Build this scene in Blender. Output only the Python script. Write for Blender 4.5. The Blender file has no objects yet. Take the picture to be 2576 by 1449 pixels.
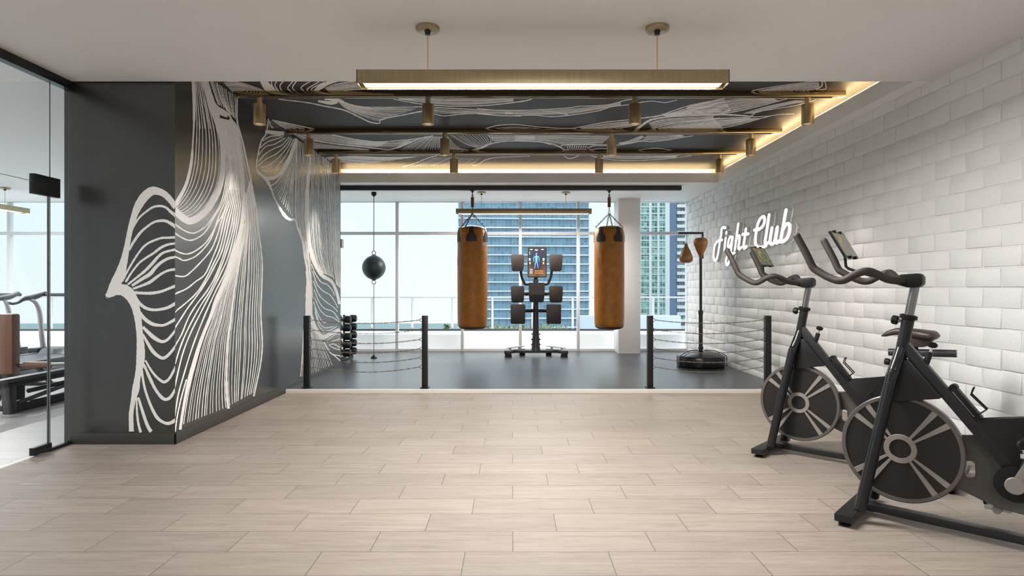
import bpy, bmesh, math, random
from mathutils import Vector, Matrix
random.seed(7)
SC = bpy.context.scene
COL = SC.collection
PI = math.pi
# ------------------------------------------------------------------ camera
F = 1530.0; CU = 1288.0; CV = 724.5; CH = 1.15
cam = bpy.data.cameras.new('camera'); cam.sensor_width = 36.0; cam.lens = 36.0 * F / 2576.0
cam.clip_start = 0.05; cam.clip_end = 3000
camo = bpy.data.objects.new('camera', cam); COL.objects.link(camo)
camo.location = (0, 0, CH); camo.rotation_euler = (PI / 2, 0, 0)
SC.camera = camo
# ------------------------------------------------------------------ view, world, sun, large lights
vs = SC.view_settings
vs.view_transform = 'Standard'; vs.look = 'None'; vs.gamma = 1.0; vs.use_curve_mapping = False
vs.exposure = 0.0
SC.cycles.transparent_max_bounces = 24
SC.cycles.diffuse_bounces = 6
SC.cycles.sample_clamp_indirect = 6.0
W = bpy.data.worlds.new('sky'); SC.world = W; W.use_nodes = True
_bg = W.node_tree.nodes['Background']
_nt = W.node_tree
_tc = _nt.nodes.new('ShaderNodeTexCoord'); _sx = _nt.nodes.new('ShaderNodeSeparateXYZ'); _nt.links.new(_tc.outputs['Generated'], _sx.inputs[0])
_cr = _nt.nodes.new('ShaderNodeValToRGB'); _nt.links.new(_sx.outputs[2], _cr.inputs[0])          # hazy horizon, brighter overhead
_e = _cr.color_ramp.elements; _e[0].position = 0.0; _e[0].color = (1.0, 1.1, 1.12, 1); _e[1].position = .55; _e[1].color = (3.0, 3.2, 3.4, 1)
_k = _e.new(.17); _k.color = (.92, 1.10, 1.13, 1)
_nt.links.new(_cr.outputs[0], _bg.inputs[0]); _bg.inputs[1].default_value = 1.0
def lamp(name, kind, loc, power, color=(1, 1, 1), rot=(0, 0, 0), **kw):
    d = bpy.data.lights.new(name, kind); d.energy = power; d.color = color
    for k, v in kw.items(): setattr(d, k, v)
    o = bpy.data.objects.new(name, d); COL.objects.link(o); o.location = loc; o.rotation_euler = rot
    return o
_s = lamp('sun', 'SUN', (30, 0, 40), 4.0, (1.0, 0.97, 0.92), angle=0.02)
_s.rotation_euler = Vector((.72, -.04, .69)).to_track_quat('Z', 'Y').to_euler()
WARM = (1.0, 0.975, 0.95); COVE = (1.0, 0.70, 0.36)
P_FRONT, P_BACK, P_GYM, P_FILL = 165.0, 108.0, 135.0, 112.0      # pendant powers (W); the last is an added fill behind the camera
P_SPOT, P_COVE = 74.0, 30.0
lamp('cove_light', 'AREA', (3.008, 6.62, 2.790), P_COVE, COVE, (PI, 0, 0), shape='RECTANGLE', size=0.03, size_y=4.2)
lamp('cove_light', 'AREA', (0.22, 8.80, 2.790), P_COVE * 1.1, COVE, (PI, 0, 0), shape='RECTANGLE', size=5.3, size_y=0.03)

# ------------------------------------------------------------------ materials
def new_mat(name):
    m = bpy.data.materials.new(name); m.use_nodes = True
    return m, m.node_tree, m.node_tree.nodes['Principled BSDF']
def nd(nt, t, **kw):
    n = nt.nodes.new(t)
    for k, v in kw.items():
        if k.startswith('i_'):
            key = k[2:]
            key = int(key) if key.isdigit() else key.replace('_', ' ')
            n.inputs[key].default_value = v
        else: setattr(n, k, v)
    return n
def lk(nt, a, ao, b, bi): nt.links.new(a.outputs[ao], b.inputs[bi])
def mth(nt, op, a, b=None, c=None):
    n = nt.nodes.new('ShaderNodeMath'); n.operation = op
    for i, x in enumerate((a, b, c)):
        if x is None: continue
        if isinstance(x, (int, float)): n.inputs[i].default_value = x
        else: nt.links.new(x, n.inputs[i])
    return n.outputs[0]
def mat(name, col, rough=0.5, metal=0.0, noise=0.0, nscale=20.0, bump=0.0, bscale=80.0, spec=0.5, coat=0.0, stretch=None):
    m, nt, b = new_mat(name)
    b.inputs['Base Color'].default_value = (*col, 1); b.inputs['Roughness'].default_value = rough
    b.inputs['Metallic'].default_value = metal; b.inputs['Specular IOR Level'].default_value = spec
    if coat: b.inputs['Coat Weight'].default_value = coat; b.inputs['Coat Roughness'].default_value = 0.15
    tc = nd(nt, 'ShaderNodeTexCoord'); mp = nd(nt, 'ShaderNodeMapping'); lk(nt, tc, 'Object', mp, 0)
    if stretch: mp.inputs['Scale'].default_value = stretch
    if noise:
        n = nd(nt, 'ShaderNodeTexNoise', i_Scale=nscale, i_Detail=5.0, i_Roughness=0.6); lk(nt, mp, 0, n, 'Vector')
        mx = nd(nt, 'ShaderNodeMix', data_type='RGBA')
        lo = [max(0, c * (1 - noise)) for c in col]; hi = [min(1, c * (1 + noise)) for c in col]
        mx.inputs[6].default_value = (*lo, 1); mx.inputs[7].default_value = (*hi, 1)
        lk(nt, n, 0, mx, 0); nt.links.new(mx.outputs[2], b.inputs['Base Color'])
    if bump:
        n2 = nd(nt, 'ShaderNodeTexNoise', i_Scale=bscale, i_Detail=4.0); lk(nt, mp, 0, n2, 'Vector')
        bp = nd(nt, 'ShaderNodeBump', i_Strength=bump, i_Distance=0.01); lk(nt, n2, 0, bp, 'Height'); lk(nt, bp, 0, b, 'Normal')
    return m
def emit(name, col, strength):
    m, nt, b = new_mat(name)
    b.inputs['Base Color'].default_value = (*col, 1)
    b.inputs['Emission Color'].default_value = (*col, 1); b.inputs['Emission Strength'].default_value = strength
    return m
M = {}
M['ceiling'] = mat('white_ceiling_paint', (.77, .755, .735), .7, noise=.02, nscale=3)
M['ceiling_lit'] = mat('ceiling_paint_lit', (.86, .855, .845), .6)  # ceiling paint made whiter, stands in for more light on soffit and gym ceiling
M['white'] = mat('white_paint', (.80, .80, .80), .55)
M['brick'] = mat('white_painted_brick', (.74, .742, .74), .5, noise=.035, nscale=9, bump=.35, bscale=38)
M['mortar'] = mat('white_painted_mortar', (.70, .70, .695), .6, noise=.05, nscale=14, bump=.4, bscale=60)
M['dark_wall'] = mat('charcoal_wall_paint', (.022, .0217, .0195), .27, noise=.12, nscale=4, bump=.02, bscale=160, spec=1.35)
M['dark_ceiling'] = mat('charcoal_ceiling_paint', (.046, .0455, .043), .5, noise=.12, nscale=4, spec=.2)
M['baseboard'] = mat('charcoal_baseboard_paint', (.045, .045, .042), .4)
M['mural'] = mat('off_white_mural_paint', (.90, .89, .87), .55)
M['brass'] = mat('brushed_brass', (.42, .345, .21), .32, 1.0, noise=.22, nscale=90, stretch=(1, 1, .04))
M['brass_lamp'] = mat('satin_brass', (.80, .62, .36), .38, 1.0, noise=.06, nscale=50, stretch=(1, 1, .05))
M['brass_beam'] = mat('polished_bronze', (.34, .26, .15), .14, 1.0, noise=.15, nscale=30, stretch=(.05, 1, 1))
M['black'] = mat('black_powder_coat', (.009, .0092, .010), .36, spec=.4)
M['black_gloss'] = mat('glossy_black_paint', (.008, .0083, .0095), .25, coat=.1, spec=.4)
M['black_plastic'] = mat('black_plastic', (.0065, .0065, .0065), .48, spec=.22)
M['charcoal'] = mat('charcoal_steel', (.025, .026, .029), .35)
M['frame'] = mat('window_frame_grey', (.64, .645, .66), .45)
M['rubber'] = None
M['grey_plate'] = mat('warm_grey_plate', (.060, .055, .051), .42, noise=.2, nscale=9, stretch=(9, 9, .15))
M['rim'] = mat('grey_rim_metal', (.105, .096, .09), .38, .4)
M['disc'] = mat('flywheel_dark_disc', (.010, .0088, .0083), .45, spec=.35)
M['spoke'] = mat('taupe_spoke_paint', (.20, .178, .162), .45)
M['steel'] = mat('brushed_steel', (.24, .232, .226), .3, 1.0)
M['chrome'] = mat('chrome', (.72, .72, .72), .12, 1.0)
M['silver'] = mat('silver_paint', (.55, .55, .56), .35, .6)
M['grip'] = mat('brown_foam_grip', (.030, .022, .019), .62, noise=.2, nscale=120, bump=.3, bscale=300)
M['saddle'] = mat('dark_brown_vinyl', (.036, .021, .019), .45, noise=.1, nscale=60)
M['leather'] = mat('tan_leather', (.37, .140, .014), .36, spec=.35, noise=.5, nscale=11, bump=.35, bscale=120)
M['base_leather'] = mat('dark_brown_base_leather', (.075, .030, .014), .4)
M['leather_bag'] = mat('speed_bag_leather', (.38, .165, .045), .33, noise=.3, nscale=14, bump=.1, bscale=90)
M['leather_dark'] = mat('dark_leather_strap', (.066, .070, .078), .4)
M['ball'] = mat('blue_black_leather', (.030, .048, .060), .42, noise=.2, nscale=30, bump=.2, bscale=90)
M['pad'] = mat('brown_pad_vinyl', (.027, .021, .018), .5, noise=.08, nscale=30)
M['pad_dark'] = mat('dark_pad_vinyl', (.014, .012, .012), .5)
M['rope'] = mat('twisted_rope', (.16, .125, .085), .7, noise=.6, nscale=160)
M['wood_swivel'] = mat('reddish_brown_sleeve', (.16, .05, .028), .5)
M['trim_metal'] = mat('cream_edge_trim', (.72, .69, .62), .4)
M['sign'] = emit('white_lit_letter', (1.0, 1.0, 1.0), .75)
M['sign_side'] = mat('white_letter_return', (.72, .72, .72), .5)
M['lamp_diffuser'] = emit('lamp_diffuser', (1.0, .95, .86), 2.2)
M['lens'] = emit('spot_lens', (1.0, .9, .75), .15)
M['treadmill_grey'] = mat('slate_grey_plastic', (.05, .06, .07), .45)
M['belt'] = mat('treadmill_belt', (.03, .033, .045), .4)
M['dumbbell'] = mat('black_rubber_head', (.012, .017, .02), .45)
M['gym_leather'] = mat('brown_bench_leather', (.15, .066, .036), .5, noise=.2, nscale=10)
M['sea'] = mat('sea_water', (.085, .135, .14), .7, spec=.1)
M['roof_blue'] = mat('pale_blue_render', (.38, .45, .54), .6)
M['leaf'] = mat('shrub_leaves', (.062, .105, .045), .6, noise=.4, nscale=3)
M['rail'] = mat('light_grey_railing_paint', (.50, .51, .53), .5)
M['concrete'] = mat('pale_concrete', (.86, .87, .88), .7)
def glass_mat(name, tint=(1, 1, 1), refl=0.5):
    m = bpy.data.materials.new(name); m.use_nodes = True; nt = m.node_tree; nt.nodes.clear()
    out = nd(nt, 'ShaderNodeOutputMaterial'); mix = nd(nt, 'ShaderNodeMixShader')
    tr = nd(nt, 'ShaderNodeBsdfTransparent'); tr.inputs[0].default_value = (*tint, 1)
    gl = nd(nt, 'ShaderNodeBsdfGlossy'); gl.inputs['Roughness'].default_value = 0.02
    lw = nd(nt, 'ShaderNodeLayerWeight'); lw.inputs['Blend'].default_value = .5
    f = mth(nt, 'MULTIPLY', mth(nt, 'ADD', .035, mth(nt, 'MULTIPLY', mth(nt, 'POWER', lw.outputs['Facing'], 5.0), .9)), refl)
    nt.links.new(f, mix.inputs[0]); lk(nt, tr, 0, mix, 1); lk(nt, gl, 0, mix, 2); lk(nt, mix, 0, out, 0)
    return m
M['glass'] = glass_mat('window_glass', (.985, 1, 1), .5)
M['door_glass'] = glass_mat('door_glass', (.97, .98, .985), 1.0)
M['glass_edge'] = mat('polished_glass_edge', (.16, .18, .18), .25)

def tile_floor(name, w, L, y0, x0, cols, grout, third=True, rough=.5):
    m, nt, b = new_mat(name)
    g = nd(nt, 'ShaderNodeNewGeometry'); sp = nd(nt, 'ShaderNodeSeparateXYZ'); lk(nt, g, 'Position', sp, 0)
    X, Y = sp.outputs[0], sp.outputs[1]
    ry = mth(nt, 'DIVIDE', mth(nt, 'SUBTRACT', Y, y0), w)
    row = mth(nt, 'FLOOR', ry); fy = mth(nt, 'SUBTRACT', ry, row)
    sh = mth(nt, 'DIVIDE', mth(nt, 'MODULO', mth(nt, 'ADD', row, 300.0), 3.0), 3.0) if third else mth(nt, 'MULTIPLY', row, .37)
    rx = mth(nt, 'SUBTRACT', mth(nt, 'DIVIDE', mth(nt, 'SUBTRACT', X, x0), L), sh)
    colm = mth(nt, 'FLOOR', rx); fx = mth(nt, 'SUBTRACT', rx, colm)
    ex = mth(nt, 'MULTIPLY', mth(nt, 'MINIMUM', fx, mth(nt, 'SUBTRACT', 1.0, fx)), L)
    ey = mth(nt, 'MULTIPLY', mth(nt, 'MINIMUM', fy, mth(nt, 'SUBTRACT', 1.0, fy)), w)
    e = mth(nt, 'MINIMUM', ex, ey)
    mask = mth(nt, 'LESS_THAN', e, 0.0019)
    cid = nd(nt, 'ShaderNodeCombineXYZ'); nt.links.new(row, cid.inputs[0]); nt.links.new(colm, cid.inputs[1])
    wn = nd(nt, 'ShaderNodeTexWhiteNoise', noise_dimensions='3D'); lk(nt, cid, 0, wn, 0)
    sc = nd(nt, 'ShaderNodeVectorMath', operation='MULTIPLY'); lk(nt, g, 'Position', sc, 0); sc.inputs[1].default_value = (1.6, 22, 1)
    of = nd(nt, 'ShaderNodeVectorMath', operation='SCALE'); lk(nt, wn, 'Color', of, 0); of.inputs['Scale'].default_value = 37.0
    ad = nd(nt, 'ShaderNodeVectorMath', operation='ADD'); lk(nt, sc, 0, ad, 0); lk(nt, of, 0, ad, 1)
    n1 = nd(nt, 'ShaderNodeTexNoise', i_Scale=1.6, i_Detail=7.0, i_Roughness=.62, i_Distortion=.7); lk(nt, ad, 0, n1, 'Vector')
    n2 = nd(nt, 'ShaderNodeTexNoise', i_Scale=5.5, i_Detail=5.0, i_Roughness=.7); lk(nt, ad, 0, n2, 'Vector')
    f = mth(nt, 'ADD', mth(nt, 'MULTIPLY', n1.outputs[0], .62), mth(nt, 'MULTIPLY', n2.outputs[0], .38))
    cr = nd(nt, 'ShaderNodeValToRGB'); nt.links.new(f, cr.inputs[0])
    el = cr.color_ramp.elements
    el[0].position = .30; el[0].color = (*cols[0], 1); el[1].position = .70; el[1].color = (*cols[2], 1)
    k = el.new(.50); k.color = (*cols[1], 1)
    hv = nd(nt, 'ShaderNodeHueSaturation'); lk(nt, cr, 0, hv, 'Color')
    nt.links.new(mth(nt, 'ADD', .92, mth(nt, 'MULTIPLY', wn.outputs[0], .16)), hv.inputs['Value'])
    mx = nd(nt, 'ShaderNodeMix', data_type='RGBA'); nt.links.new(mask, mx.inputs[0]); lk(nt, hv, 0, mx, 6); mx.inputs[7].default_value = (*grout, 1)
    nt.links.new(mx.outputs[2], b.inputs['Base Color'])
    b.inputs['Roughness'].default_value = rough
    hh = mth(nt, 'ADD', mth(nt, 'MULTIPLY', f, .12), mth(nt, 'MULTIPLY', mth(nt, 'SUBTRACT', 1.0, mask), .5))
    bp = nd(nt, 'ShaderNodeBump', i_Strength=.25, i_Distance=.004); nt.links.new(hh, bp.inputs['Height']); lk(nt, bp, 0, b, 'Normal')
    return m
M['tile'] = tile_floor('wood_look_tile', .2224, .6235, 2.652, .0036, ((.165, .134, .110), (.236, .198, .167), (.288, .249, .216)), (.09, .07, .053))
M['gym_floor'] = tile_floor('pale_grey_oak_floor', .19, 1.3, .1, .2, ((.37, .365, .36), (.43, .425, .42), (.48, .475, .47)), (.31, .30, .295), False, .35)
def rubber():
    m, nt, b = new_mat('blue_grey_rubber_mat')
    g = nd(nt, 'ShaderNodeNewGeometry'); sp = nd(nt, 'ShaderNodeSeparateXYZ'); lk(nt, g, 'Position', sp, 0)
    d = mth(nt, 'ABSOLUTE', mth(nt, 'SUBTRACT', mth(nt, 'MODULO', mth(nt, 'SUBTRACT', sp.outputs[1], 6.57), 1.5), .0))
    mask = mth(nt, 'LESS_THAN', d, .014)
    n = nd(nt, 'ShaderNodeTexNoise', i_Scale=60.0, i_Detail=6.0); lk(nt, g, 'Position', n, 'Vector')
    cr = nd(nt, 'ShaderNodeValToRGB'); lk(nt, n, 0, cr, 0)
    cr.color_ramp.elements[0].color = (.022, .025, .030, 1); cr.color_ramp.elements[1].color = (.036, .040, .047, 1)
    mx = nd(nt, 'ShaderNodeMix', data_type='RGBA'); nt.links.new(mask, mx.inputs[0]); lk(nt, cr, 0, mx, 6); mx.inputs[7].default_value = (.028, .03, .034, 1)
    nt.links.new(mx.outputs[2], b.inputs['Base Color']); b.inputs['Roughness'].default_value = .30
    bp = nd(nt, 'ShaderNodeBump', i_Strength=.15, i_Distance=.003); lk(nt, n, 0, bp, 'Height'); lk(nt, bp, 0, b, 'Normal')
    return m
M['rubber'] = rubber()
def facade(name, c1, c2, line, sx, sz, lw=.08, dark=None):
    m, nt, b = new_mat(name)
    tc = nd(nt, 'ShaderNodeTexCoord'); sp = nd(nt, 'ShaderNodeSeparateXYZ'); lk(nt, tc, 'Object', sp, 0)
    h = mth(nt, 'DIVIDE', mth(nt, 'ADD', sp.outputs[0], sp.outputs[1]), sx); v = mth(nt, 'DIVIDE', sp.outputs[2], sz)
    fh = mth(nt, 'FRACT', h); fv = mth(nt, 'FRACT', v)
    mask = mth(nt, 'MAXIMUM', mth(nt, 'LESS_THAN', fh, lw), mth(nt, 'LESS_THAN', fv, lw * .6))
    ci = nd(nt, 'ShaderNodeCombineXYZ'); nt.links.new(mth(nt, 'FLOOR', h), ci.inputs[0]); nt.links.new(mth(nt, 'FLOOR', v), ci.inputs[1])
    wn = nd(nt, 'ShaderNodeTexWhiteNoise', noise_dimensions='3D'); lk(nt, ci, 0, wn, 0)
    cr = nd(nt, 'ShaderNodeValToRGB'); lk(nt, wn, 0, cr, 0)
    cr.color_ramp.elements[0].color = (*c1, 1); cr.color_ramp.elements[1].color = (*c2, 1)
    mx = nd(nt, 'ShaderNodeMix', data_type='RGBA'); nt.links.new(mask, mx.inputs[0]); lk(nt, cr, 0, mx, 6); mx.inputs[7].default_value = (*line, 1)
    nt.links.new(mx.outputs[2], b.inputs['Base Color']); b.inputs['Roughness'].default_value = .3
    return m
M['blue_glass'] = facade('blue_curtain_wall', (.082, .17, .245), (.14, .25, .34), (.28, .39, .47), 1.45, 1.7, .06)
M['green_glass'] = facade('green_tinted_windows', (.02, .08, .075), (.22, .40, .36), (.45, .60, .56), 1.3, 1.65, .14)
M['blue_panel'] = mat('blue_facade_panel', (.10, .15, .25), .5)
M['white_panel'] = mat('white_facade_panel', (.50, .55, .56), .5)
M['dark_recess'] = facade('recessed_balcony_glazing', (.10, .13, .16), (.34, .42, .48), (.5, .55, .6), 1.6, 3.33, .1)
def screen_pic():
    m, nt, b = new_mat('tablet_landscape_picture')
    tc = nd(nt, 'ShaderNodeTexCoord'); n = nd(nt, 'ShaderNodeTexNoise', i_Scale=15.0, i_Detail=7.0, i_Roughness=.75); lk(nt, tc, 'Object', n, 'Vector')
    cr = nd(nt, 'ShaderNodeValToRGB'); lk(nt, n, 0, cr, 0); e = cr.color_ramp.elements
    e[0].position = .33; e[0].color = (.01, .03, .025, 1); e[1].position = .72; e[1].color = (.42, .36, .28, 1)
    k = e.new(.47); k.color = (.05, .085, .05, 1); k = e.new(.58); k.color = (.26, .15, .05, 1)
    nt.links.new(cr.outputs[0], b.inputs['Base Color']); nt.links.new(cr.outputs[0], b.inputs['Emission Color'])
    b.inputs['Emission Strength'].default_value = .45; b.inputs['Roughness'].default_value = .15
    return m
M['tablet_screen'] = screen_pic()
def robot_screen():
    m, nt, b = new_mat('trainer_display_glow')
    tc = nd(nt, 'ShaderNodeTexCoord'); sp = nd(nt, 'ShaderNodeSeparateXYZ'); lk(nt, tc, 'Object', sp, 0)
    g = mth(nt, 'SUBTRACT', 1.0, mth(nt, 'DIVIDE', mth(nt, 'SUBTRACT', sp.outputs[2], 1.30), .46))
    h = mth(nt, 'ADD', g, mth(nt, 'MULTIPLY', mth(nt, 'SUBTRACT', mth(nt, 'ABSOLUTE', mth(nt, 'SUBTRACT', sp.outputs[0], .02)), .08), 2.0))
    cr = nd(nt, 'ShaderNodeValToRGB'); nt.links.new(h, cr.inputs[0]); e = cr.color_ramp.elements
    e[0].position = .3; e[0].color = (.004, .010, .045, 1); e[1].position = 1.0; e[1].color = (.33, .15, .07, 1)
    k = e.new(.6); k.color = (.05, .02, .012, 1)
    b.inputs['Base Color'].default_value = (.01, .01, .012, 1)
    nt.links.new(cr.outputs[0], b.inputs['Emission Color']); b.inputs['Emission Strength'].default_value = .8
    b.inputs['Roughness'].default_value = .2
    return m
M['robot_screen'] = robot_screen()
M['glow_blue'] = emit('blue_figure_glow', (.06, .20, .95), .9)
M['glow_white'] = emit('white_readout_glow', (.75, .85, 1.0), .55)
M['glow_orange'] = emit('orange_readout_glow', (.6, .28, .1), .45)

# ------------------------------------------------------------------ mesh builder
def frame_of(d):
    d = d.normalized(); up = Vector((0, 0, 1)) if abs(d.z) < .95 else Vector((1, 0, 0))
    a = d.cross(up).normalized(); return a, a.cross(d).normalized() * -1
def smooth_path(pts, n=8):
    P = [Vector(p) for p in pts]
    if len(P) < 3: return P
    out = []
    for i in range(len(P) - 1):
        p0 = P[i - 1] if i else P[0] * 2 - P[1]; p1 = P[i]; p2 = P[i + 1]; p3 = P[i + 2] if i + 2 < len(P) else P[-1] * 2 - P[-2]
        for k in range(n):
            t = k / n
            out.append(.5 * ((2 * p1) + (p2 - p0) * t + (2 * p0 - 5 * p1 + 4 * p2 - p3) * t * t + (3 * p1 - p0 - 3 * p2 + p3) * t ** 3))
    out.append(P[-1]); return out
class MB:
    def __init__(s): s.bm = bmesh.new()
    def box(s, lo, hi, bev=0.0, seg=2, mtx=None):
        bm = bmesh.new(); bmesh.ops.create_cube(bm, size=1)
        for v in bm.verts: v.co = Vector([lo[i] + (v.co[i] + .5) * (hi[i] - lo[i]) for i in range(3)])
        if bev: bmesh.ops.bevel(bm, geom=bm.edges[:], offset=bev, segments=seg, profile=.6, affect='EDGES')
        return s._add(bm, mtx)
    def _add(s, bm, mtx=None):
        if mtx is not None: bm.transform(mtx)
        me = bpy.data.meshes.new('tmp'); bm.to_mesh(me); bm.free(); s.bm.from_mesh(me); bpy.data.meshes.remove(me); return s
    def bar(s, p0, p1, w, h, bev=0.0, up=(0, 0, 1)):
        p0, p1 = Vector(p0), Vector(p1); d = p1 - p0; L = d.length; x = d.normalized(); u = Vector(up)
        y = u.cross(x)
        if y.length < 1e-4: y = Vector((0, 1, 0))
        y.normalize(); z = x.cross(y)
        m = Matrix(((x.x, y.x, z.x, p0.x), (x.y, y.y, z.y, p0.y), (x.z, y.z, z.z, p0.z), (0, 0, 0, 1)))
        return s.box((0, -w / 2, -h / 2), (L, w / 2, h / 2), bev, 2, m)
    def tube(s, pts, r, seg=14, smooth=0, cap=True, closed=False):
        P = smooth_path(pts, smooth) if smooth else [Vector(p) for p in pts]
        n = len(P); rr = r if isinstance(r, (list, tuple)) else None
        rings = []; a = None
        for i, p in enumerate(P):
            if closed: d = P[(i + 1) % n] - P[i - 1]
            else: d = P[min(i + 1, n - 1)] - P[max(i - 1, 0)]
            d.normalize()
            if a is None: a, b = frame_of(d)
            else:
                a = (a - d * a.dot(d)).normalized()
            b = d.cross(a)
            if rr is None: rad = r
            else:
                t = i / (n - 1) * (len(rr) - 1); k = min(int(t), len(rr) - 2); rad = rr[k] + (rr[k + 1] - rr[k]) * (t - k)
            rings.append([s.bm.verts.new(p + a * rad * math.cos(q * 2 * PI / seg) + b * rad * math.sin(q * 2 * PI / seg)) for q in range(seg)])
        for i in range(n if closed else n - 1):
            A, B = rings[i], rings[(i + 1) % n]
            for q in range(seg): s.bm.faces.new((A[q], A[(q + 1) % seg], B[(q + 1) % seg], B[q]))
        if cap and not closed: s.bm.faces.new(rings[0][::-1]); s.bm.faces.new(rings[-1])
        return s
    def cyl(s, p0, p1, r, r2=None, seg=24):
        return s.tube([p0, p1], [r, r if r2 is None else r2], seg)
    def lathe(s, prof, org=(0, 0, 0), axis=(0, 0, 1), seg=32, cap=True):
        o = Vector(org); d = Vector(axis).normalized(); a, b = frame_of(d); rings = []
        for r, z in prof:
            rings.append([s.bm.verts.new(o + d * z + a * max(r, 1e-4) * math.cos(q * 2 * PI / seg) + b * max(r, 1e-4) * math.sin(q * 2 * PI / seg)) for q in range(seg)])
        for A, B in zip(rings, rings[1:]):
            for q in range(seg): s.bm.faces.new((A[q], A[(q + 1) % seg], B[(q + 1) % seg], B[q]))
        if cap: s.bm.faces.new(rings[0][::-1]); s.bm.faces.new(rings[-1])
        return s
    def torus(s, c, axis, R, r, seg=20, rs=8):
        a, b = frame_of(Vector(axis)); c = Vector(c)
        return s.tube([c + a * R * math.cos(i * 2 * PI / seg) + b * R * math.sin(i * 2 * PI / seg) for i in range(seg)], r, rs, closed=True)
    def prism(s, poly, to3, t0, t1, bev=0.0):
        bm = bmesh.new()
        A = [bm.verts.new(to3(x, y, t0)) for x, y in poly]; B = [bm.verts.new(to3(x, y, t1)) for x, y in poly]
        n = len(poly); bm.faces.new(A); bm.faces.new(B[::-1])
        for i in range(n): bm.faces.new((A[i], B[i], B[(i + 1) % n], A[(i + 1) % n]))
        if bev: bmesh.ops.bevel(bm, geom=[e for e in bm.edges], offset=bev, segments=2, profile=.6, affect='EDGES')
        return s._add(bm)
    def quad(s, a, b, c, d):
        s.bm.faces.new([s.bm.verts.new(Vector(p)) for p in (a, b, c, d)]); return s
    def build(s, name, m, parent=None, smooth=True, angle=35, kind=None):
        bmesh.ops.recalc_face_normals(s.bm, faces=s.bm.faces[:])
        me = bpy.data.meshes.new(name); s.bm.to_mesh(me); s.bm.free()
        me.materials.append(M[m] if isinstance(m, str) else m)
        if smooth and me.polygons:
            me.shade_smooth()
            try: me.set_sharp_from_angle(angle=math.radians(angle))
            except Exception: pass
        o = bpy.data.objects.new(name, me); COL.objects.link(o)
        if parent is not None: o.parent = parent
        if kind: o['kind'] = kind
        return o
def plate(name, outer, holes, to3, t0, t1, m, parent, bev=.003):
    cu = bpy.data.curves.new(name, 'CURVE'); cu.dimensions = '2D'; cu.fill_mode = 'BOTH'
    cu.extrude = abs(t1 - t0) / 2; cu.bevel_depth = bev; cu.bevel_resolution = 1
    for P in [outer] + holes:
        sp = cu.splines.new('POLY'); sp.points.add(len(P) - 1); sp.use_cyclic_u = True
        for q, (x, y) in zip(sp.points, P): q.co = (x, y, 0, 1)
    tmp = bpy.data.objects.new(name, cu); COL.objects.link(tmp)
    bpy.context.view_layer.update()
    me = bpy.data.meshes.new_from_object(tmp.evaluated_get(bpy.context.evaluated_depsgraph_get()))
    bpy.data.objects.remove(tmp); bpy.data.curves.remove(cu)
    mid = (t0 + t1) / 2
    for v in me.vertices: v.co = to3(v.co.x, v.co.y, mid + v.co.z)
    me.materials.clear(); me.materials.append(M[m])
    bm = bmesh.new(); bm.from_mesh(me); bmesh.ops.remove_doubles(bm, verts=bm.verts[:], dist=1e-5); bmesh.ops.recalc_face_normals(bm, faces=bm.faces[:]); bm.to_mesh(me); bm.free()
    o = bpy.data.objects.new(name, me); COL.objects.link(o); o.parent = parent
    return o
def tag(o, label, cat, group=None):
    o['label'] = label; o['category'] = cat
    if group: o['group'] = group
    return o
def thing(name, label, cat, loc=(0, 0, 0), rz=0.0, group=None):
    o = bpy.data.objects.new(name, None); COL.objects.link(o); o.location = loc; o.rotation_euler = (0, 0, rz); o.empty_display_size = .1
    return tag(o, label, cat, group)
def copy_tree(o, loc=None, rz=None, label=None, parent=None):
    c = o.copy(); COL.objects.link(c)
    if parent is not None: c.parent = parent
    if loc is not None: c.location = loc
    if rz is not None: c.rotation_euler = (0, 0, rz)
    if label: c['label'] = label
    for ch in list(o.children): copy_tree(ch, parent=c)
    return c
def child_lamp(parent, name, kind, loc, power, color, rot=(0, 0, 0), **kw):
    o = lamp(name, kind, loc, power, color, rot, **kw); o.parent = parent; return o
def noshade(o): return o
# pixel of the photograph -> point of a known plane of the room
def on_x(x, u, v): Y = x * F / (u - CU); return Vector((x, Y, CH - (v - CV) * Y / F))
def on_y(y, u, v): return Vector(((u - CU) * y / F, y, CH - (v - CV) * y / F))
def on_z(z, u, v): Y = (CH - z) * F / (v - CV); return Vector(((u - CU) * Y / F, Y, z))

# ------------------------------------------------------------------ room constants
HC = 2.666; HM = 2.885; XR = 3.075; XS = 2.945; XL = -2.485; YP = 4.483; YR = 4.465; YW = 10.71; YB = 8.736; PZ = .04; PY = 6.652; XG = -3.26
S = 'structure'
# floors
MB().box((XG, -3.2, -.12), (XR + .1, PY, 0)).build('floor', 'tile', kind=S, smooth=False)
MB().box((-10.2, -3.2, -.12), (XG, YW + .06, 0)).build('floor', 'gym_floor', kind=S, smooth=False)
pl = MB().box((XL, PY + .012, -.1), (XR, YW - .03, PZ)).box((XG, 8.83, -.1), (XL, YW - .03, PZ)).build('floor_platform', 'rubber', kind=S, smooth=False)
MB().box((XL, PY - .004, -.05), (XR, PY + .022, PZ + .002), .003).build('trim_1', 'trim_metal', kind=S)
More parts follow.
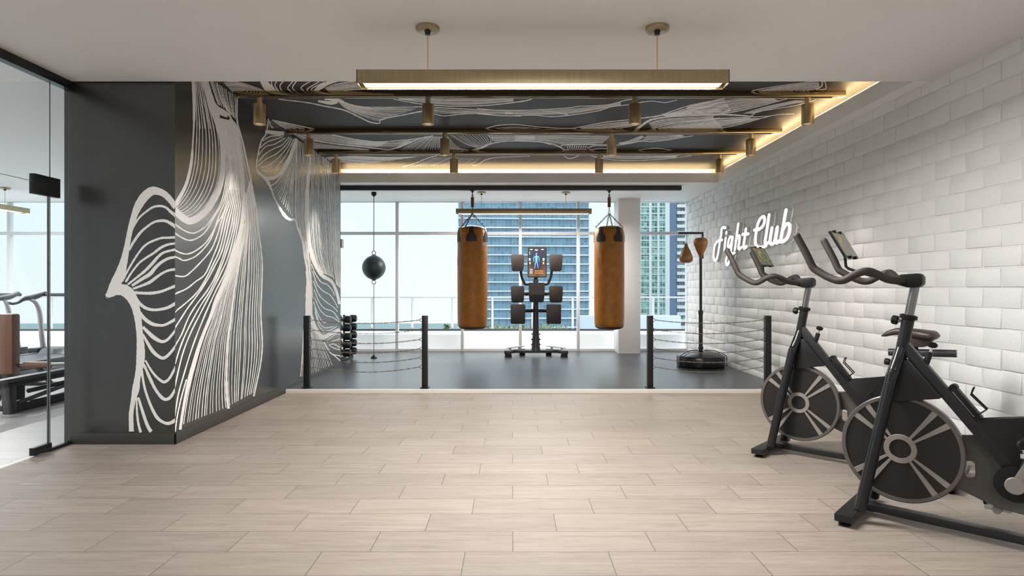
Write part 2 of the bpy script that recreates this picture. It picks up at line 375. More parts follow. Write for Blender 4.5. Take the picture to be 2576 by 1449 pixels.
# ceilings
ce = MB()
ce.box((XG, -3.2, HC), (XR + .1, YR, HM + .16))
MB().box((-10.2, -3.2, HC), (XG, YW + .1, HM + .16)).build('ceiling', 'ceiling_lit', kind=S, smooth=False)
ce.build('ceiling', 'ceiling', kind=S, smooth=False)
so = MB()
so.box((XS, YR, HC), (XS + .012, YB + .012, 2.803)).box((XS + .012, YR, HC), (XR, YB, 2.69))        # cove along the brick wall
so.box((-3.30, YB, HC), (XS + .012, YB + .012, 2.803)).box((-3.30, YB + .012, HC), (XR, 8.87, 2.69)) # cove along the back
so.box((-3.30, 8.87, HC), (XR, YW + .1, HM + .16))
so.build('ceiling_soffit', 'ceiling_lit', kind=S, smooth=False)
mc = MB().box((XL, YR, HM), (XR + .1, 8.87, HM + .16)).build('ceiling_mural', 'dark_ceiling', kind=S, smooth=False)
# dark pier and wall with the mural
wl = MB().box((-3.30, YP, 0), (XL, 8.82, HM + .1)).build('wall_left', 'dark_wall', kind=S, smooth=False)
bb = MB().box((XG + .02, YP - .012, 0), (XL + .012, YP, .08), .002).box((XL, YP - .012, 0), (XL + .012, 8.82, .08), .002)
bb.build('baseboard_left', 'baseboard', kind=S)
# wall behind the camera, far gym wall
MB().box((-10.2, -3.3, -.1), (XR + .2, -3.2, 3.0)).build('wall_back', 'white', kind=S, smooth=False)
# white brick wall
def brick_wall():
    b = MB(); bm = b.bm
    y0, y1 = -3.2, YW + .12; ch = .1302; bl = .302; j = .0075
    r = -1; z = 1.15 - 9 * ch
    row = 0
    while z < HM + .1:
        y = y0 - (bl / 2 if row % 2 else 0) - .07
        while y < y1:
            a0, a1 = y + j / 2 + random.uniform(-.004, .004), y + bl - j / 2 + random.uniform(-.004, .004)
            c0, c1 = z + j / 2 + random.uniform(-.0025, .0025), z + ch - j / 2 + random.uniform(-.0025, .0025)
            a0 = max(a0, y0); a1 = min(a1, y1); c0 = max(c0, 0.0); c1 = min(c1, HM + .1)
            if a1 - a0 > .03 and c1 - c0 > .02:
                d = .0095 + random.uniform(-.0035, .002); x = XR + .012
                rings = []
                for ins, dep in ((0, 0), (.0015, d * .7), (.006, d)):
                    rings.append([bm.verts.new((x - dep - (random.uniform(-.001, .001) if dep else 0), p, q)) for p, q in
                                  ((a0 + ins, c0 + ins), (a1 - ins, c0 + ins), (a1 - ins, c1 - ins), (a0 + ins, c1 - ins))])
                for A, B in zip(rings, rings[1:]):
                    for k in range(4): bm.faces.new((A[k], A[(k + 1) % 4], B[(k + 1) % 4], B[k]))
                bm.faces.new(rings[-1])
            y += bl
        z += ch; row += 1
    w = MB().box((XR + .0115, -3.2, -.1), (XR + .2, YW + .12, HM + .16)).build('wall_right', 'mortar', kind=S, smooth=False)
    b.build('brick_face', 'brick', w, smooth=True, angle=50)
brick_wall()
# column by the window wall
MB().box((1.808, 10.32, 0), (2.179, YW + .1, HC + .02), .004).build('column', 'white', kind=S)
# window wall: one window per bay
mull = [-9.95, -8.848, -7.70, -6.55, -5.40, -4.25, -3.14, -2.023, -.875, .147, 1.166, 1.83, 2.15, 3.10]
TZ = 2.112
k = 0
for a, b_ in zip(mull, mull[1:]):
    if abs(a - 1.83) < .01: continue
    k += 1
    zb = PZ if a > -3.2 else 0.0
    fr = MB()
    if k == 1 or abs(a - 2.15) < .01: fr.box((a - .025, YW - .03, zb - .03), (a + .025, YW + .06, HC + .02), .003)
    fr.box((b_ - .0245, YW - .03, zb - .03), (b_ + .0245, YW + .06, HC + .02), .003)
    fr.box((a + .02, YW - .028, TZ - .026), (b_ - .02, YW + .05, TZ + .026), .003).box((a + .02, YW - .028, zb - .03), (b_ - .02, YW + .05, zb + .045), .003).box((a + .02, YW - .028, HC - .008), (b_ - .02, YW + .05, HC + .02))
    w = fr.build('window_%d' % k, 'frame', kind=S)
    g = MB().box((a + .02, YW + .006, zb + .03), (b_ - .02, YW + .016, TZ - .02)).box((a + .02, YW + .006, TZ + .02), (b_ - .02, YW + .016, HC)).build('glass_pane', 'glass', w, smooth=False)
# side windows of the gym beyond the pier (unseen, added to let in daylight from the left)
for q in range(4):
    a = -2.9 + q * 3.4
    k += 1
    w = MB().box((-10.2, a, 0), (-10.1, a + .06, HC), .003).box((-10.2, a, TZ - .026), (-10.1, a + 3.4, TZ + .026), .003).box((-10.2, a, 0), (-10.1, a + 3.4, .05)).build('window_%d' % k, 'frame', kind=S)
    MB().box((-10.155, a + .05, .04), (-10.145, a + 3.41, HC)).build('glass_pane', 'glass', w, smooth=False)
# glass partition on the left
pz = 1.868; DY = 4.29
MB().box((XG - .03, -3.2, HC - .062), (XG + .03, YP - .001, HC + .002), .002).build('trim_2', 'black', kind=S)
MB().box((XG - .018, DY - .012, 0), (XG + .018, YP - .001, .022), .002).build('trim_3', 'black', kind=S)
k += 1
w = MB().box((XG - .006, DY, .02), (XG + .006, YP - .004, HC - .05)).build('window_%d' % k, 'door_glass', kind=S, smooth=False)
MB().box((XG - .0035, DY - .002, .02), (XG + .0035, DY + .001, HC - .05)).build('glass_edge', 'glass_edge', w)
k += 1
w = MB().box((XG - .006, -3.2, pz + .012), (XG + .006, DY - .012, HC - .05)).build('window_%d' % k, 'door_glass', kind=S, smooth=False)
MB().box((XG - .006, 3.2, pz + .008), (XG + .006, DY - .012, pz + .011)).build('glass_edge', 'glass_edge', w)
d = MB().box((XG - .006, 3.25, .012), (XG + .006, DY - .014, pz)).build('door_1', 'door_glass', kind=S, smooth=False)
MB().box((XG - .004, DY - .022, .012), (XG + .004, DY - .013, pz)).build('door_edge', 'steel', d)
MB().box((XG - .02, DY - .16, pz - .075), (XG + .02, DY + .075, pz + .062), .003).build('patch_fitting', 'black', d)
MB().box((XG - .02, DY - .16, .008), (XG + .02, DY - .005, .062), .003).build('patch_fitting', 'black', d)
k += 1
MB().box((XG - .006, -3.2, .012), (XG + .006, 3.24, pz)).build('window_%d' % k, 'door_glass', kind=S, smooth=False)

# ------------------------------------------------------------------ mural line work (painted strokes on the dark wall, pier and ceiling)
def cat2(pts, n):
    """Catmull-Rom through (x, y, w) points, n samples in all."""
    P = [tuple(p) + ((14,) if len(p) == 2 else ()) for p in pts]
    if len(P) == 2: P = [P[0], tuple((a + b) / 2 for a, b in zip(*P)), P[1]]
    m = len(P) - 1; out = []
    for i in range(n):
        t = i / (n - 1) * m; k = min(int(t), m - 1); t -= k
        p1, p2 = P[k], P[k + 1]
        p0 = P[k - 1] if k else tuple(2 * a - b for a, b in zip(p1, p2)); p3 = P[k + 2] if k + 2 <= m else tuple(2 * b - a for a, b in zip(p1, p2))
        out.append(tuple(.5 * (2 * b + (c - a) * t + (2 * a - 5 * b + 4 * c - d) * t * t + (3 * b - a - 3 * c + d) * t ** 3) for a, b, c, d in zip(p0, p1, p2, p3)))
    return out
class Mural:
    def __init__(s, fn, ok, lift): s.mb = MB(); s.fn = fn; s.ok = ok; s.base = Vector(lift); s.k = 0; s.thin = 1.0
    def crop(s, ox, oy, sc): s.o = (ox, oy, sc)
    def line(s, pts, w=None, n=None, jit=.12):
        n = n or 6 * len(pts) + 4
        if max([p[2] if len(p) > 2 else (w or 14) for p in pts]) > 38: jit *= .25
        C = cat2([(p[0], p[1], p[2] if len(p) > 2 else (w or 14)) for p in pts], n)
        s.k += 1; s.lift = s.base + s.base.normalized() * (5e-6 * s.k)
        ox, oy, sc = s.o; prev = None; ph = random.uniform(0, 6)
        for i, (x, y, ww) in enumerate(C):
            a = C[max(i - 1, 0)]; b = C[min(i + 1, n - 1)]; dx, dy = b[0] - a[0], b[1] - a[1]; L = math.hypot(dx, dy) or 1
            ww = max(ww, 2.6) * (s.thin if ww < 24 else 1) * (1 + jit * math.sin(i * 1.7 + ph) + random.uniform(-jit, jit) * .6) / 2
            nx, ny = -dy / L * ww, dx / L * ww
            A = s.fn(ox + (x + nx) / sc, oy + (y + ny) / sc) + s.lift; B = s.fn(ox + (x - nx) / sc, oy + (y - ny) / sc) + s.lift
            cur = (A, B) if s.ok(A) and s.ok(B) else None
            if cur and prev:
                vs_ = [s.mb.bm.verts.new(q) for q in (prev[0], prev[1], cur[1], cur[0])]
                s.mb.bm.faces.new(vs_)
            prev = cur
    def fam(s, A, B, n, w, jit=.2, m=26, ends=True):
        a = cat2(A, m); b = cat2(B, m)
        for i in range(n):
            f = (i + 1 + random.uniform(-jit, jit)) / (n + 1)
            ww = w * random.uniform(.55, .95)
            s.line([(p[0] + (q[0] - p[0]) * f, p[1] + (q[1] - p[1]) * f, min(ww, .58 * math.hypot(q[0] - p[0], q[1] - p[1]) / (n + 1) / s.thin)) for p, q in zip(a[::2], b[::2])], n=m + 6)
# pier front
mu = Mural(lambda u, v: on_y(YP, min(u, 440.2), v), lambda p: p.z > .081, (0, -.0006, 0))
mu.crop(250, 450, 4.391)
mu.line([(845, 325, 50), (790, 240, 66), (720, 170, 72), (650, 138, 80), (580, 135, 95), (505, 190, 100), (435, 290, 92), (388, 400, 70), (352, 520, 62), (325, 640, 58), (297, 790, 66), (268, 920, 84), (228, 1050, 110), (165, 1180, 110), (95, 1290, 50), (85, 1302, 30)])
mu.line([(70, 1290, 30), (130, 1270, 70), (210, 1220, 110), (290, 1240, 130), (350, 1300, 120), (395, 1400, 95), (425, 1530, 80), (445, 1700, 72), (456, 1860, 88), (456, 1970, 95), (446, 2070, 82), (421, 2200, 66), (402, 2325, 80), (376, 2440, 54), (352, 2590, 50), (352, 2700, 52), (356, 2830, 55)])
mu.line([(100, 1300, 40), (160, 1255, 60), (220, 1240, 90)])
for L in ([(350, 600, 14), (380, 520, 24), (440, 430, 22), (520, 360, 22), (600, 310, 25), (680, 300, 25), (740, 320, 25), (790, 365, 32), (848, 410, 38)],
          [(330, 790, 20), (370, 710, 28), (440, 610, 30), (500, 550, 25), (600, 480, 25), (680, 462, 30), (740, 468, 32), (800, 500, 36), (848, 535, 38)],
          [(250, 1130, 28), (310, 1020, 22), (380, 900, 22), (440, 810, 22), (500, 740, 24), (570, 695, 24), (680, 655, 24), (760, 650, 24), (848, 645, 28)],
          [(290, 1140, 24), (360, 1030, 22), (440, 930, 22), (520, 870, 24), (600, 820, 26), (680, 760, 28), (760, 725, 26), (848, 712, 24)],
          [(310, 1170, 20), (400, 1100, 24), (500, 1020, 30), (580, 940, 34), (650, 860, 30), (720, 810, 26), (848, 778, 26)],
          [(360, 1180, 28), (480, 1100, 36), (560, 1050, 44), (620, 980, 38), (680, 925, 32), (760, 880, 30), (848, 862, 26)],
          [(370, 1215, 24), (480, 1175, 28), (560, 1140, 34), (620, 1095, 32), (700, 1040, 26), (770, 1010, 26), (848, 998, 28)],
          [(370, 1255, 34), (480, 1262, 30), (580, 1262, 34), (680, 1245, 30), (760, 1215, 28), (848, 1180, 32)],
          [(400, 1310, 30), (450, 1380, 34), (520, 1430, 34), (600, 1447, 30), (680, 1440, 30), (760, 1420, 34), (848, 1372, 36)],
          [(440, 1465, 30), (500, 1545, 40), (580, 1600, 40), (660, 1617, 30), (730, 1610, 28), (848, 1548, 34)],
          [(480, 1635, 30), (540, 1695, 40), (600, 1750, 45), (680, 1795, 36), (740, 1785, 30), (800, 1725, 28), (848, 1660, 22)],
          [(480, 1715, 22), (540, 1825, 34), (600, 1915, 40), (680, 1975, 34), (730, 1970, 34), (790, 1915, 30), (848, 1840, 26)],
          [(510, 2005, 20), (560, 2095, 24), (620, 2175, 26), (690, 2235, 30), (730, 2240, 32), (780, 2195, 28), (848, 2065, 24)],
          [(490, 2045, 24), (560, 2205, 34), (620, 2325, 32), (690, 2415, 36), (740, 2435, 34), (790, 2405, 34), (848, 2310, 26)],
          [(465, 2095, 26), (500, 2305, 26), (560, 2485, 30), (630, 2625, 36), (700, 2685, 32), (770, 2700, 36), (848, 2662, 40)],
          [(430, 2415, 26), (470, 2545, 32), (520, 2695, 36), (560, 2775, 40), (610, 2830, 50)],
          [(412, 2415, 16), (415, 2555, 22), (430, 2695, 26), (465, 2830, 32)]):
    mu.line(L, jit=.08)
mu.mb.build('mural', 'mural', wl, smooth=False)
# long side wall
mw = Mural(lambda u, v: on_x(XL, max(440.3, min(u, 857)), v), lambda p: .081 < p.z < HM and YP < p.y < 8.82, (.0006, 0, 0))
mw.crop(430, 200, 3.864); mw.thin = .78
LB = [(208, -60, 30), (220, 100, 30), (225, 300, 28), (222, 450, 22), (213, 600, 20), (198, 800, 28), (160, 980, 30), (110, 1100, 34), (45, 1210, 40), (20, 1240, 40)]
B1 = [(310, -60, 60), (345, 60, 60), (385, 200, 70), (430, 330, 74), (470, 480, 50), (492, 600, 40), (503, 720, 46), (503, 880, 52), (475, 1030, 58), (425, 1150, 64), (330, 1290, 62), (200, 1375, 66), (110, 1340, 68), (30, 1262, 60)]
mw.line(LB); mw.line(B1)
mw.fam(LB, B1, 8, 15)
SS = [(560, 330, 22), (600, 420, 24), (642, 560, 28), (672, 720, 28), (692, 900, 32), (706, 1050, 34), (706, 1200, 34), (692, 1390, 38), (650, 1574, 40), (600, 1744, 44), (560, 1874, 48), (500, 2014, 42), (440, 2144, 38), (390, 2294, 34), (330, 2434, 28), (270, 2594, 30), (220, 2767, 36), (180, 2907, 36), (140, 3087, 28), (110, 3257, 26), (85, 3430, 25)]
RB = [(640, 60, 14), (642, 200, 18), (643, 400, 20), (672, 520, 22), (705, 640, 20), (740, 800, 18), (772, 950, 20), (800, 1100, 18), (828, 1250, 18), (845, 1440, 16), (870, 1614, 16), (886, 1794, 17), (882, 2014, 18), (873, 2264, 18), (886, 2514, 18), (885, 2627, 18), (870, 2767, 18), (840, 2917, 18), (798, 3110, 20)]
S2 = [(715, 1150, 14), (722, 1400, 16), (706, 1564, 18), (668, 1744, 18), (634, 1934, 19), (602, 2164, 21), (581, 2364, 21), (560, 2514, 22), (545, 2763, 22), (540, 2937, 24), (546, 3087, 25), (562, 3220, 25)]
mw.line(SS); mw.line(RB); mw.line(S2)
PA = [(455, 370), (500, 560), (525, 700), (532, 900), (505, 1100), (445, 1290), (400, 1345)]
QA = [(590, 400), (640, 600), (672, 780), (690, 950), (692, 1100), (680, 1270), (655, 1449)]
mw.line([(390, 200, 36), (440, 280, 56), (500, 320, 64), (555, 350, 44)]); mw.line([(575, 380, 24), (620, 450, 40), (650, 530, 30), (670, 600, 14)])
mw.line([(440, 330, 24), (490, 460, 26), (520, 600, 18), (535, 760, 10)])
mw.fam([(430, 20), (470, 170), (545, 310)], [(640, 130), (642, 260), (640, 410)], 9, 14)
mw.fam([(350, -40), (400, 120), (440, 240)], [(440, -10), (480, 150), (540, 300)], 4, 14)
mw.fam([(215, -60), (230, 200), (250, 500)], [(340, -60), (400, 250), (470, 500)], 4, 10)
DD = 1314; LJ = 0
for L in ([(420, 0), (350, 100), (270, 160), (205, 180), (130, 155), (30, 88)], [(415, 30), (330, 170), (240, 235), (170, 248), (100, 220), (30, 175)],
          [(470, 0), (420, 140), (340, 270), (240, 350), (160, 382), (90, 370), (30, 340)], [(440, 100), (390, 230), (320, 330), (230, 410), (130, 445), (80, 425), (30, 405)],
          [(500, 30), (450, 200), (390, 340), (290, 460), (200, 550), (130, 600), (30, 592)], [(520, 30), (470, 250), (400, 430), (330, 580), (240, 650), (150, 720), (30, 772)],
          [(540, 60), (480, 320), (410, 480), (330, 640), (240, 770), (130, 870), (30, 950)], [(560, 80), (500, 340), (430, 490), (350, 640), (250, 790), (160, 910), (90, 1020), (30, 1112)],
          [(590, 90), (520, 360), (440, 580), (350, 740), (250, 870), (170, 1000), (100, 1170), (30, 1285)], [(600, 150), (540, 360), (470, 550), (380, 740), (290, 880), (180, 1080), (100, 1260), (38, 1450)],
          [(620, 150), (560, 400), (480, 580), (400, 740), (290, 950), (190, 1150), (120, 1330), (75, 1500), (36, 1680)], [(610, 300), (530, 550), (440, 730), (340, 950), (250, 1170), (180, 1370), (120, 1570), (70, 1750), (36, 1960)],
          [(150, 1600), (100, 1780), (60, 1960), (40, 2110)]):
    jj = LJ; LJ += 1; pa = cat2([(*p, 1) for p in PA], 9); qa = cat2([(*p, 1) for p in QA], 9); f = min(1, (jj + .4) / 12)
    head = [(p[0] + (q[0] - p[0]) * f, p[1] + (q[1] - p[1]) * f, 13) for p, q in zip(pa, qa)]
    head = [h for h in head if h[1] < L[0][1] + DD - 90] if jj < 12 else []
    mw.line(head + [(x, y + DD, 17) for x, y in L], n=46)
mw.fam(PA[:5], QA[:5], 8, 9)
mw.fam(SS[7:], S2[1:], 15, 12, jit=.3, m=34); mw.fam(S2, RB[6:], 12, 13, jit=.3, m=34)
mw.fam(SS[2:8], RB[2:10], 5, 11)
# second figure
mw.crop(630, 290, 4.025)
OB = [(182, 34, 14), (160, 180, 16), (110, 260, 18), (75, 400, 16), (60, 520, 20), (82, 580, 26), (160, 650, 34), (210, 750, 22), (240, 830, 20), (290, 930, 24), (350, 1020, 34), (400, 1055, 26), (450, 1060, 22), (482, 1140, 16), (520, 1260, 16), (548, 1449, 18), (568, 1550, 20), (575, 1700, 24), (570, 1850, 26), (562, 2030, 22), (537, 2200, 16), (527, 2400, 14), (505, 2690, 14)]
mw.line(OB)
for L in ([(150, 165, 34), (250, 178, 40), (340, 185, 40)], [(120, 260), (200, 215), (310, 205)], [(95, 330), (170, 270), (260, 240), (330, 215)], [(85, 400), (150, 320), (250, 290), (350, 230)],
          [(80, 470), (140, 400), (230, 340), (320, 300), (390, 220)], [(75, 510), (150, 450), (260, 390), (350, 310), (410, 225)], [(90, 530), (180, 510), (280, 430), (360, 340), (420, 240)],
          [(110, 560), (200, 570), (280, 500), (360, 400), (440, 240)], [(160, 640, 36), (240, 630, 36), (310, 580, 38), (360, 500, 46), (400, 420, 38), (440, 300, 28), (465, 235, 28)],
          [(200, 715), (260, 680), (330, 590)], [(195, 60), (200, 100), (230, 130)]):
    mw.line([p if len(p) > 2 else (*p, 13) for p in L])
mw.fam([(210, 740), (290, 670), (350, 560), (400, 440), (450, 260)], [(440, 1050), (440, 850), (445, 650), (455, 450), (465, 245)], 12, 12)
V1 = [(470, 240, 16), (458, 600, 14), (460, 1060, 14), (525, 1290, 14), (560, 1500, 14)]
T1 = [(615, 335, 20), (605, 450, 26), (580, 700, 34), (575, 900, 46), (577, 1100, 46), (595, 1290, 40), (617, 1400, 40), (652, 1508, 36), (722, 1618, 38), (802, 1668, 34), (842, 1718, 28), (882, 1828, 28), (905, 1950, 24)]
T2 = [(785, 455, 10), (792, 700, 10), (802, 900, 10), (812, 1150, 10), (822, 1449, 10), (842, 1660, 10)]
mw.line(V1); mw.line(T1); mw.line(T2)
mw.fam(V1, [(615, 335), (590, 700), (580, 1050), (590, 1290), (600, 1500)], 11, 9)
mw.fam([(620, 340), (600, 700), (595, 1100), (640, 1449), (740, 1620)], [(780, 450), (790, 700), (810, 1100), (822, 1449), (840, 1680)], 14, 9)
mw.fam([(785, 455), (795, 800), (815, 1200), (830, 1500), (870, 1750)], [(912, 540), (912, 800), (912, 1200), (912, 1500), (912, 1800)], 10, 8)
mw.crop(730, 600, 4.028)
mw.line([(165, 330, 24), (188, 500, 36), (198, 650, 52), (195, 760, 60), (230, 860, 46), (280, 950, 38), (330, 1000, 46), (420, 960, 38), (512, 920, 38)])
mw.fam([(110, 10), (150, 200), (175, 400), (185, 600)], [(200, 60), (215, 250), (225, 450), (240, 640)], 6, 9)
for L in ([(215, 260), (250, 350), (310, 440), (370, 465), (420, 520), (450, 580)], [(225, 330), (270, 460), (330, 530), (400, 570), (450, 640), (480, 700)], [(235, 430), (290, 570), (360, 640), (430, 690), (480, 740)],
          [(240, 520), (290, 640), (350, 710), (430, 740), (490, 820)], [(245, 600), (300, 720), (360, 780), (430, 800), (505, 850)], [(235, 640), (290, 790), (340, 850), (360, 845)],
          [(245, 700), (290, 840), (340, 900), (400, 900), (440, 890)], [(250, 740), (290, 880), (340, 940), (400, 930), (470, 890)], [(370, 1030), (420, 1000), (460, 970), (512, 970)],
          [(390, 1080), (440, 1070), (512, 1110)], [(370, 1050), (430, 1040), (512, 1015)], [(390, 1080), (440, 1110), (512, 1130)], [(340, 1050, 22), (400, 1150, 18), (450, 1190, 14), (512, 1245, 12)], [(420, 1170), (460, 1180), (512, 1190)]):
    mw.line([p if len(p) > 2 else (*p, 11) for p in L])
mw.fam([(245, 850), (310, 1000), (360, 1110), (410, 1210), (450, 1300)], [(152, 800), (132, 1000), (117, 1200), (106, 1430)], 18, 8, m=30)
mw.mb.build('mural', 'mural', wl, smooth=False)
# recessed ceiling
mk = Mural(lambda u, v: on_z(HM, u, v), lambda p: YR < p.y < 8.80 and XL < p.x < 2.93, (0, 0, -.0006))
mk.crop(560, 200, 5.855)
mk.fam([(0, 30), (200, 20), (420, 80), (640, 165)], [(200, 240), (300, 240), (420, 245), (640, 250)], 15, 10)
mk.line([(560, -40, 60), (610, 40, 100), (680, 130, 120), (760, 190, 60)])
for L in ([(720, 0), (730, 90), (790, 160), (830, 190)], [(800, 20), (770, 80), (810, 150), (850, 190)], [(900, 20), (845, 90), (870, 165), (890, 190)], [(1040, 20), (960, 120), (1000, 170)], [(1090, 20), (1030, 110), (1060, 165)],
          [(1300, 20), (1160, 110), (1190, 165)], [(1420, 30), (1260, 130), (1250, 170)], [(1500, 40), (1330, 120), (1310, 170)]): mk.line(L, 16)
mk.line([(1340, 180, 30), (1440, 110, 70), (1560, 50, 50), (1700, 10, 40)])
mk.fam([(1500, 120), (1650, 60), (1900, 20), (2300, -20)], [(1560, 180), (1800, 170), (2100, 150), (2500, 120)], 10, 11)
mk.crop(700, 240, 4.293)
LOW = [(0, 40, 8), (300, 75, 10), (500, 115, 12), (700, 155, 14), (850, 220, 14), (920, 255, 14), (1000, 290, 14), (1090, 300, 12), (1110, 262, 10), (1250, 230, 10), (1400, 200, 12), (1540, 172, 14)]
UP = [(500, 40, 20), (650, 50, 30), (750, 90, 14), (900, 120, 8), (1100, 127, 8), (1400, 125, 8), (1600, 122, 8)]
mk.line(LOW); mk.line(UP); mk.line([(430, 60, 20), (560, 80, 40), (640, 60, 50)])
mk.fam([(640, 60), (720, 140), (860, 210), (1000, 270), (1095, 285)], [(680, 50), (800, 105), (1000, 130), (1300, 130), (1540, 140)], 15, 6)
mk.line([(1540, 172, 8), (1690, 200, 8), (1800, 220, 8), (2000, 200, 8), (2200, 195, 8), (2400, 215, 8), (2620, 222, 8)]); mk.line([(1600, 122, 8), (1900, 140, 8), (2200, 155, 8), (2620, 162, 8)])
mk.fam([(1540, 165), (1800, 205), (2100, 192), (2300, 200), (2576, 212)], [(1600, 130), (1900, 148), (2100, 158), (2300, 164), (2576, 170)], 5, 5)
mk.line([(1240, 40, 7), (1500, 85, 9), (1700, 105, 9), (1900, 115, 9), (2200, 110, 9), (2400, 92, 10), (2640, 62, 12), (2740, 40, 10)])
mk.fam([(1300, 40), (1700, 95), (2100, 105), (2600, 60)], [(1300, 25), (1700, 25), (2100, 25), (2600, 25)], 10, 6)
mk.crop(1200, 230, 4.293)
mk.line([(0, 185, 8), (300, 205, 8), (700, 195, 8), (1000, 175, 8), (1100, 160, 8), (1400, 145, 8), (1600, 95, 9), (1700, 80, 9)]); mk.line([(0, 240, 8), (300, 262, 8), (600, 255, 8), (800, 270, 9), (1000, 255, 9), (1300, 210, 9), (1450, 165, 8), (1650, 140, 8), (1800, 112, 8), (1900, 104, 7), (2030, 118, 7), (2160, 92, 7)])
mk.fam([(300, 250), (700, 255), (1000, 245), (1300, 200), (1600, 140)], [(300, 212), (700, 202), (1000, 182), (1300, 155), (1600, 105)], 8, 5); mk.line([(700, 205, 7), (850, 222, 7), (990, 255, 8)])
C3 = [(80, 405, 10), (200, 370, 9), (300, 358, 8), (450, 358, 8), (700, 385, 8), (1000, 398, 9), (1150, 375, 9), (1400, 330, 9), (1640, 305, 10), (1800, 285, 12), (1970, 260, 14), (2100, 215, 10), (2300, 150, 9), (2576, 95, 8), (2700, 70, 8)]
mk.line(C3); mk.line([(1700, 420, 26), (1760, 380, 26), (1830, 330, 24), (1900, 300, 20), (2050, 275, 14), (2300, 260, 14), (2620, 250, 18)]); mk.line([(1880, 408, 16), (2000, 370, 12), (2200, 330, 10), (2620, 288, 12)])
mk.fam([(150, 400), (400, 375), (700, 395), (1000, 402)], [(150, 430), (400, 430), (700, 430), (1000, 430)], 5, 5)
mk.fam([(1100, 390), (1350, 345), (1650, 315)], [(1200, 420), (1450, 420), (1720, 370)], 10, 6)
mk.fam([(1850, 330), (2050, 285), (2600, 262)], [(1890, 400), (2050, 355), (2600, 285)], 8, 6)
mk.fam([(1950, 395), (2200, 335), (2600, 295)], [(2050, 430), (2300, 425), (2700, 410)], 15, 6)
mk.fam([(1990, 258), (2150, 210), (2400, 130), (2700, 70)], [(2050, 268), (2300, 250), (2500, 240), (2800, 230)], 14, 6)
mk.crop(1600, 200, 4.684)
mk.line([(600, 330, 10), (700, 300, 9), (950, 240, 9), (1100, 215, 8)]); mk.line([(600, 425, 16), (800, 415, 18), (1000, 410, 20), (1200, 420, 18), (1380, 435, 12)])
mk.line([(900, 410, 12), (1000, 400, 12), (1200, 370, 11), (1500, 300, 10), (1780, 225, 10)]); mk.line([(1350, 436, 12), (1430, 382, 9), (1600, 350, 9), (1900, 300, 9), (2120, 238, 8)])
mk.line([(1380, 440, 9), (1550, 430, 9), (1700, 410, 8), (1866, 403, 8)]); mk.line([(1000, 575, 10), (1250, 520, 10), (1500, 450, 10), (1580, 432, 8)]); mk.line([(600, 500, 12), (1000, 460, 14), (1350, 445, 12)])
mk.fam([(600, 340), (900, 262), (1200, 220), (1650, 215)], [(600, 415), (900, 405), (1200, 365), (1750, 230)], 15, 6)
mk.fam([(600, 520), (900, 480), (1300, 455)], [(900, 575), (1200, 525), (1500, 447)], 14, 6); mk.fam([(1250, 400), (1500, 320), (1900, 235)], [(1400, 400), (1650, 335), (2050, 245)], 7, 6)
mk.fam([(400, 555), (700, 520), (1000, 500)], [(500, 590), (800, 585), (1050, 570)], 12, 6)
mk.line([(1370, 130, 10), (1550, 95, 8), (1900, 45, 7), (2190, 18, 8), (2235, 60, 10), (2230, 108, 10), (2150, 118, 8)]); mk.line([(2190, 20, 14), (2190, 70, 12), (2120, 120, 12)]); mk.line([(1380, 132, 10), (1500, 160, 10)])
mk.fam([(1430, 130), (1650, 85), (1950, 42), (2180, 25)], [(1600, 165), (1800, 165), (2000, 140), (2190, 100)], 15, 5)
mk.crop(780, 330, 4.519)
mk.line([(250, 40, 12), (330, 55, 14), (500, 90, 12), (700, 115, 12), (800, 120, 10), (1000, 105, 10), (1200, 85, 12), (1400, 50, 12)]); mk.line([(-40, 92, 14), (200, 130, 14), (400, 155, 16), (600, 175, 16), (850, 205, 14), (960, 195, 16), (1100, 140, 26), (1200, 100, 16), (1320, 60, 10)])
mk.fam([(-40, 90), (250, 128), (500, 155), (800, 185)], [(0, 30), (280, 40), (600, 105), (950, 112)], 15, 6); mk.fam([(600, 165), (800, 180), (950, 180), (1100, 130)], [(700, 118), (850, 122), (1000, 110), (1180, 90)], 7, 6)
mk.fam([(-40, 110), (300, 160), (700, 205)], [(-40, 200), (300, 205), (700, 220)], 8, 6)
mk.fam([(1000, 210), (1150, 130), (1350, 55)], [(1850, 215), (1700, 180), (1560, 45)], 27, 6)
mk.fam([(1560, 45), (1750, 150), (1900, 190)], [(2100, 40), (2100, 90), (2050, 130)], 14, 6)
CC = [(1830, 222, 12), (1950, 185, 26), (2050, 142, 16), (2200, 115, 10), (2400, 110, 10), (2620, 122, 8), (2740, 150, 10)]
mk.line(CC); mk.fam([(2100, 120), (2350, 100), (2576, 105)], [(2000, 40), (2350, 40), (2576, 40)], 10, 6)
mk.fam([(60, 300), (300, 350), (600, 385)], [(500, 280), (900, 290), (1300, 282)], 20, 6); mk.line([(1050, 405, 12), (1200, 360, 12), (1350, 300, 12), (1450, 275, 8)])
mk.fam([(1100, 405), (1250, 350), (1400, 290)], [(1850, 380), (1920, 340), (1960, 300)], 19, 6); mk.line([(1840, 385, 8), (1920, 372, 9), (1980, 330, 9), (2100, 300, 8), (2300, 288, 7), (2500, 282, 6)])
mk.crop(1300, 310, 3.963)
mk.line([(-20, 170, 10), (200, 180, 10), (350, 205, 10), (430, 235, 12), (470, 260, 14), (530, 268, 8)]); mk.line([(440, 225, 10), (470, 215, 9), (700, 210, 9), (900, 212, 8), (1020, 215, 8), (1150, 195, 8), (1240, 175, 12), (1350, 180, 8), (1500, 165, 8), (1650, 140, 7), (1760, 122, 7)])
mk.fam([(-20, 165), (250, 180), (450, 212), (900, 205)], [(-20, 115), (300, 115), (600, 115), (1000, 118)], 14, 5)
for q in range(9): mk.line([(515 + q * 22, 222, 7), (505 + q * 22, 245, 7), (525 + q * 22, 268, 7)])
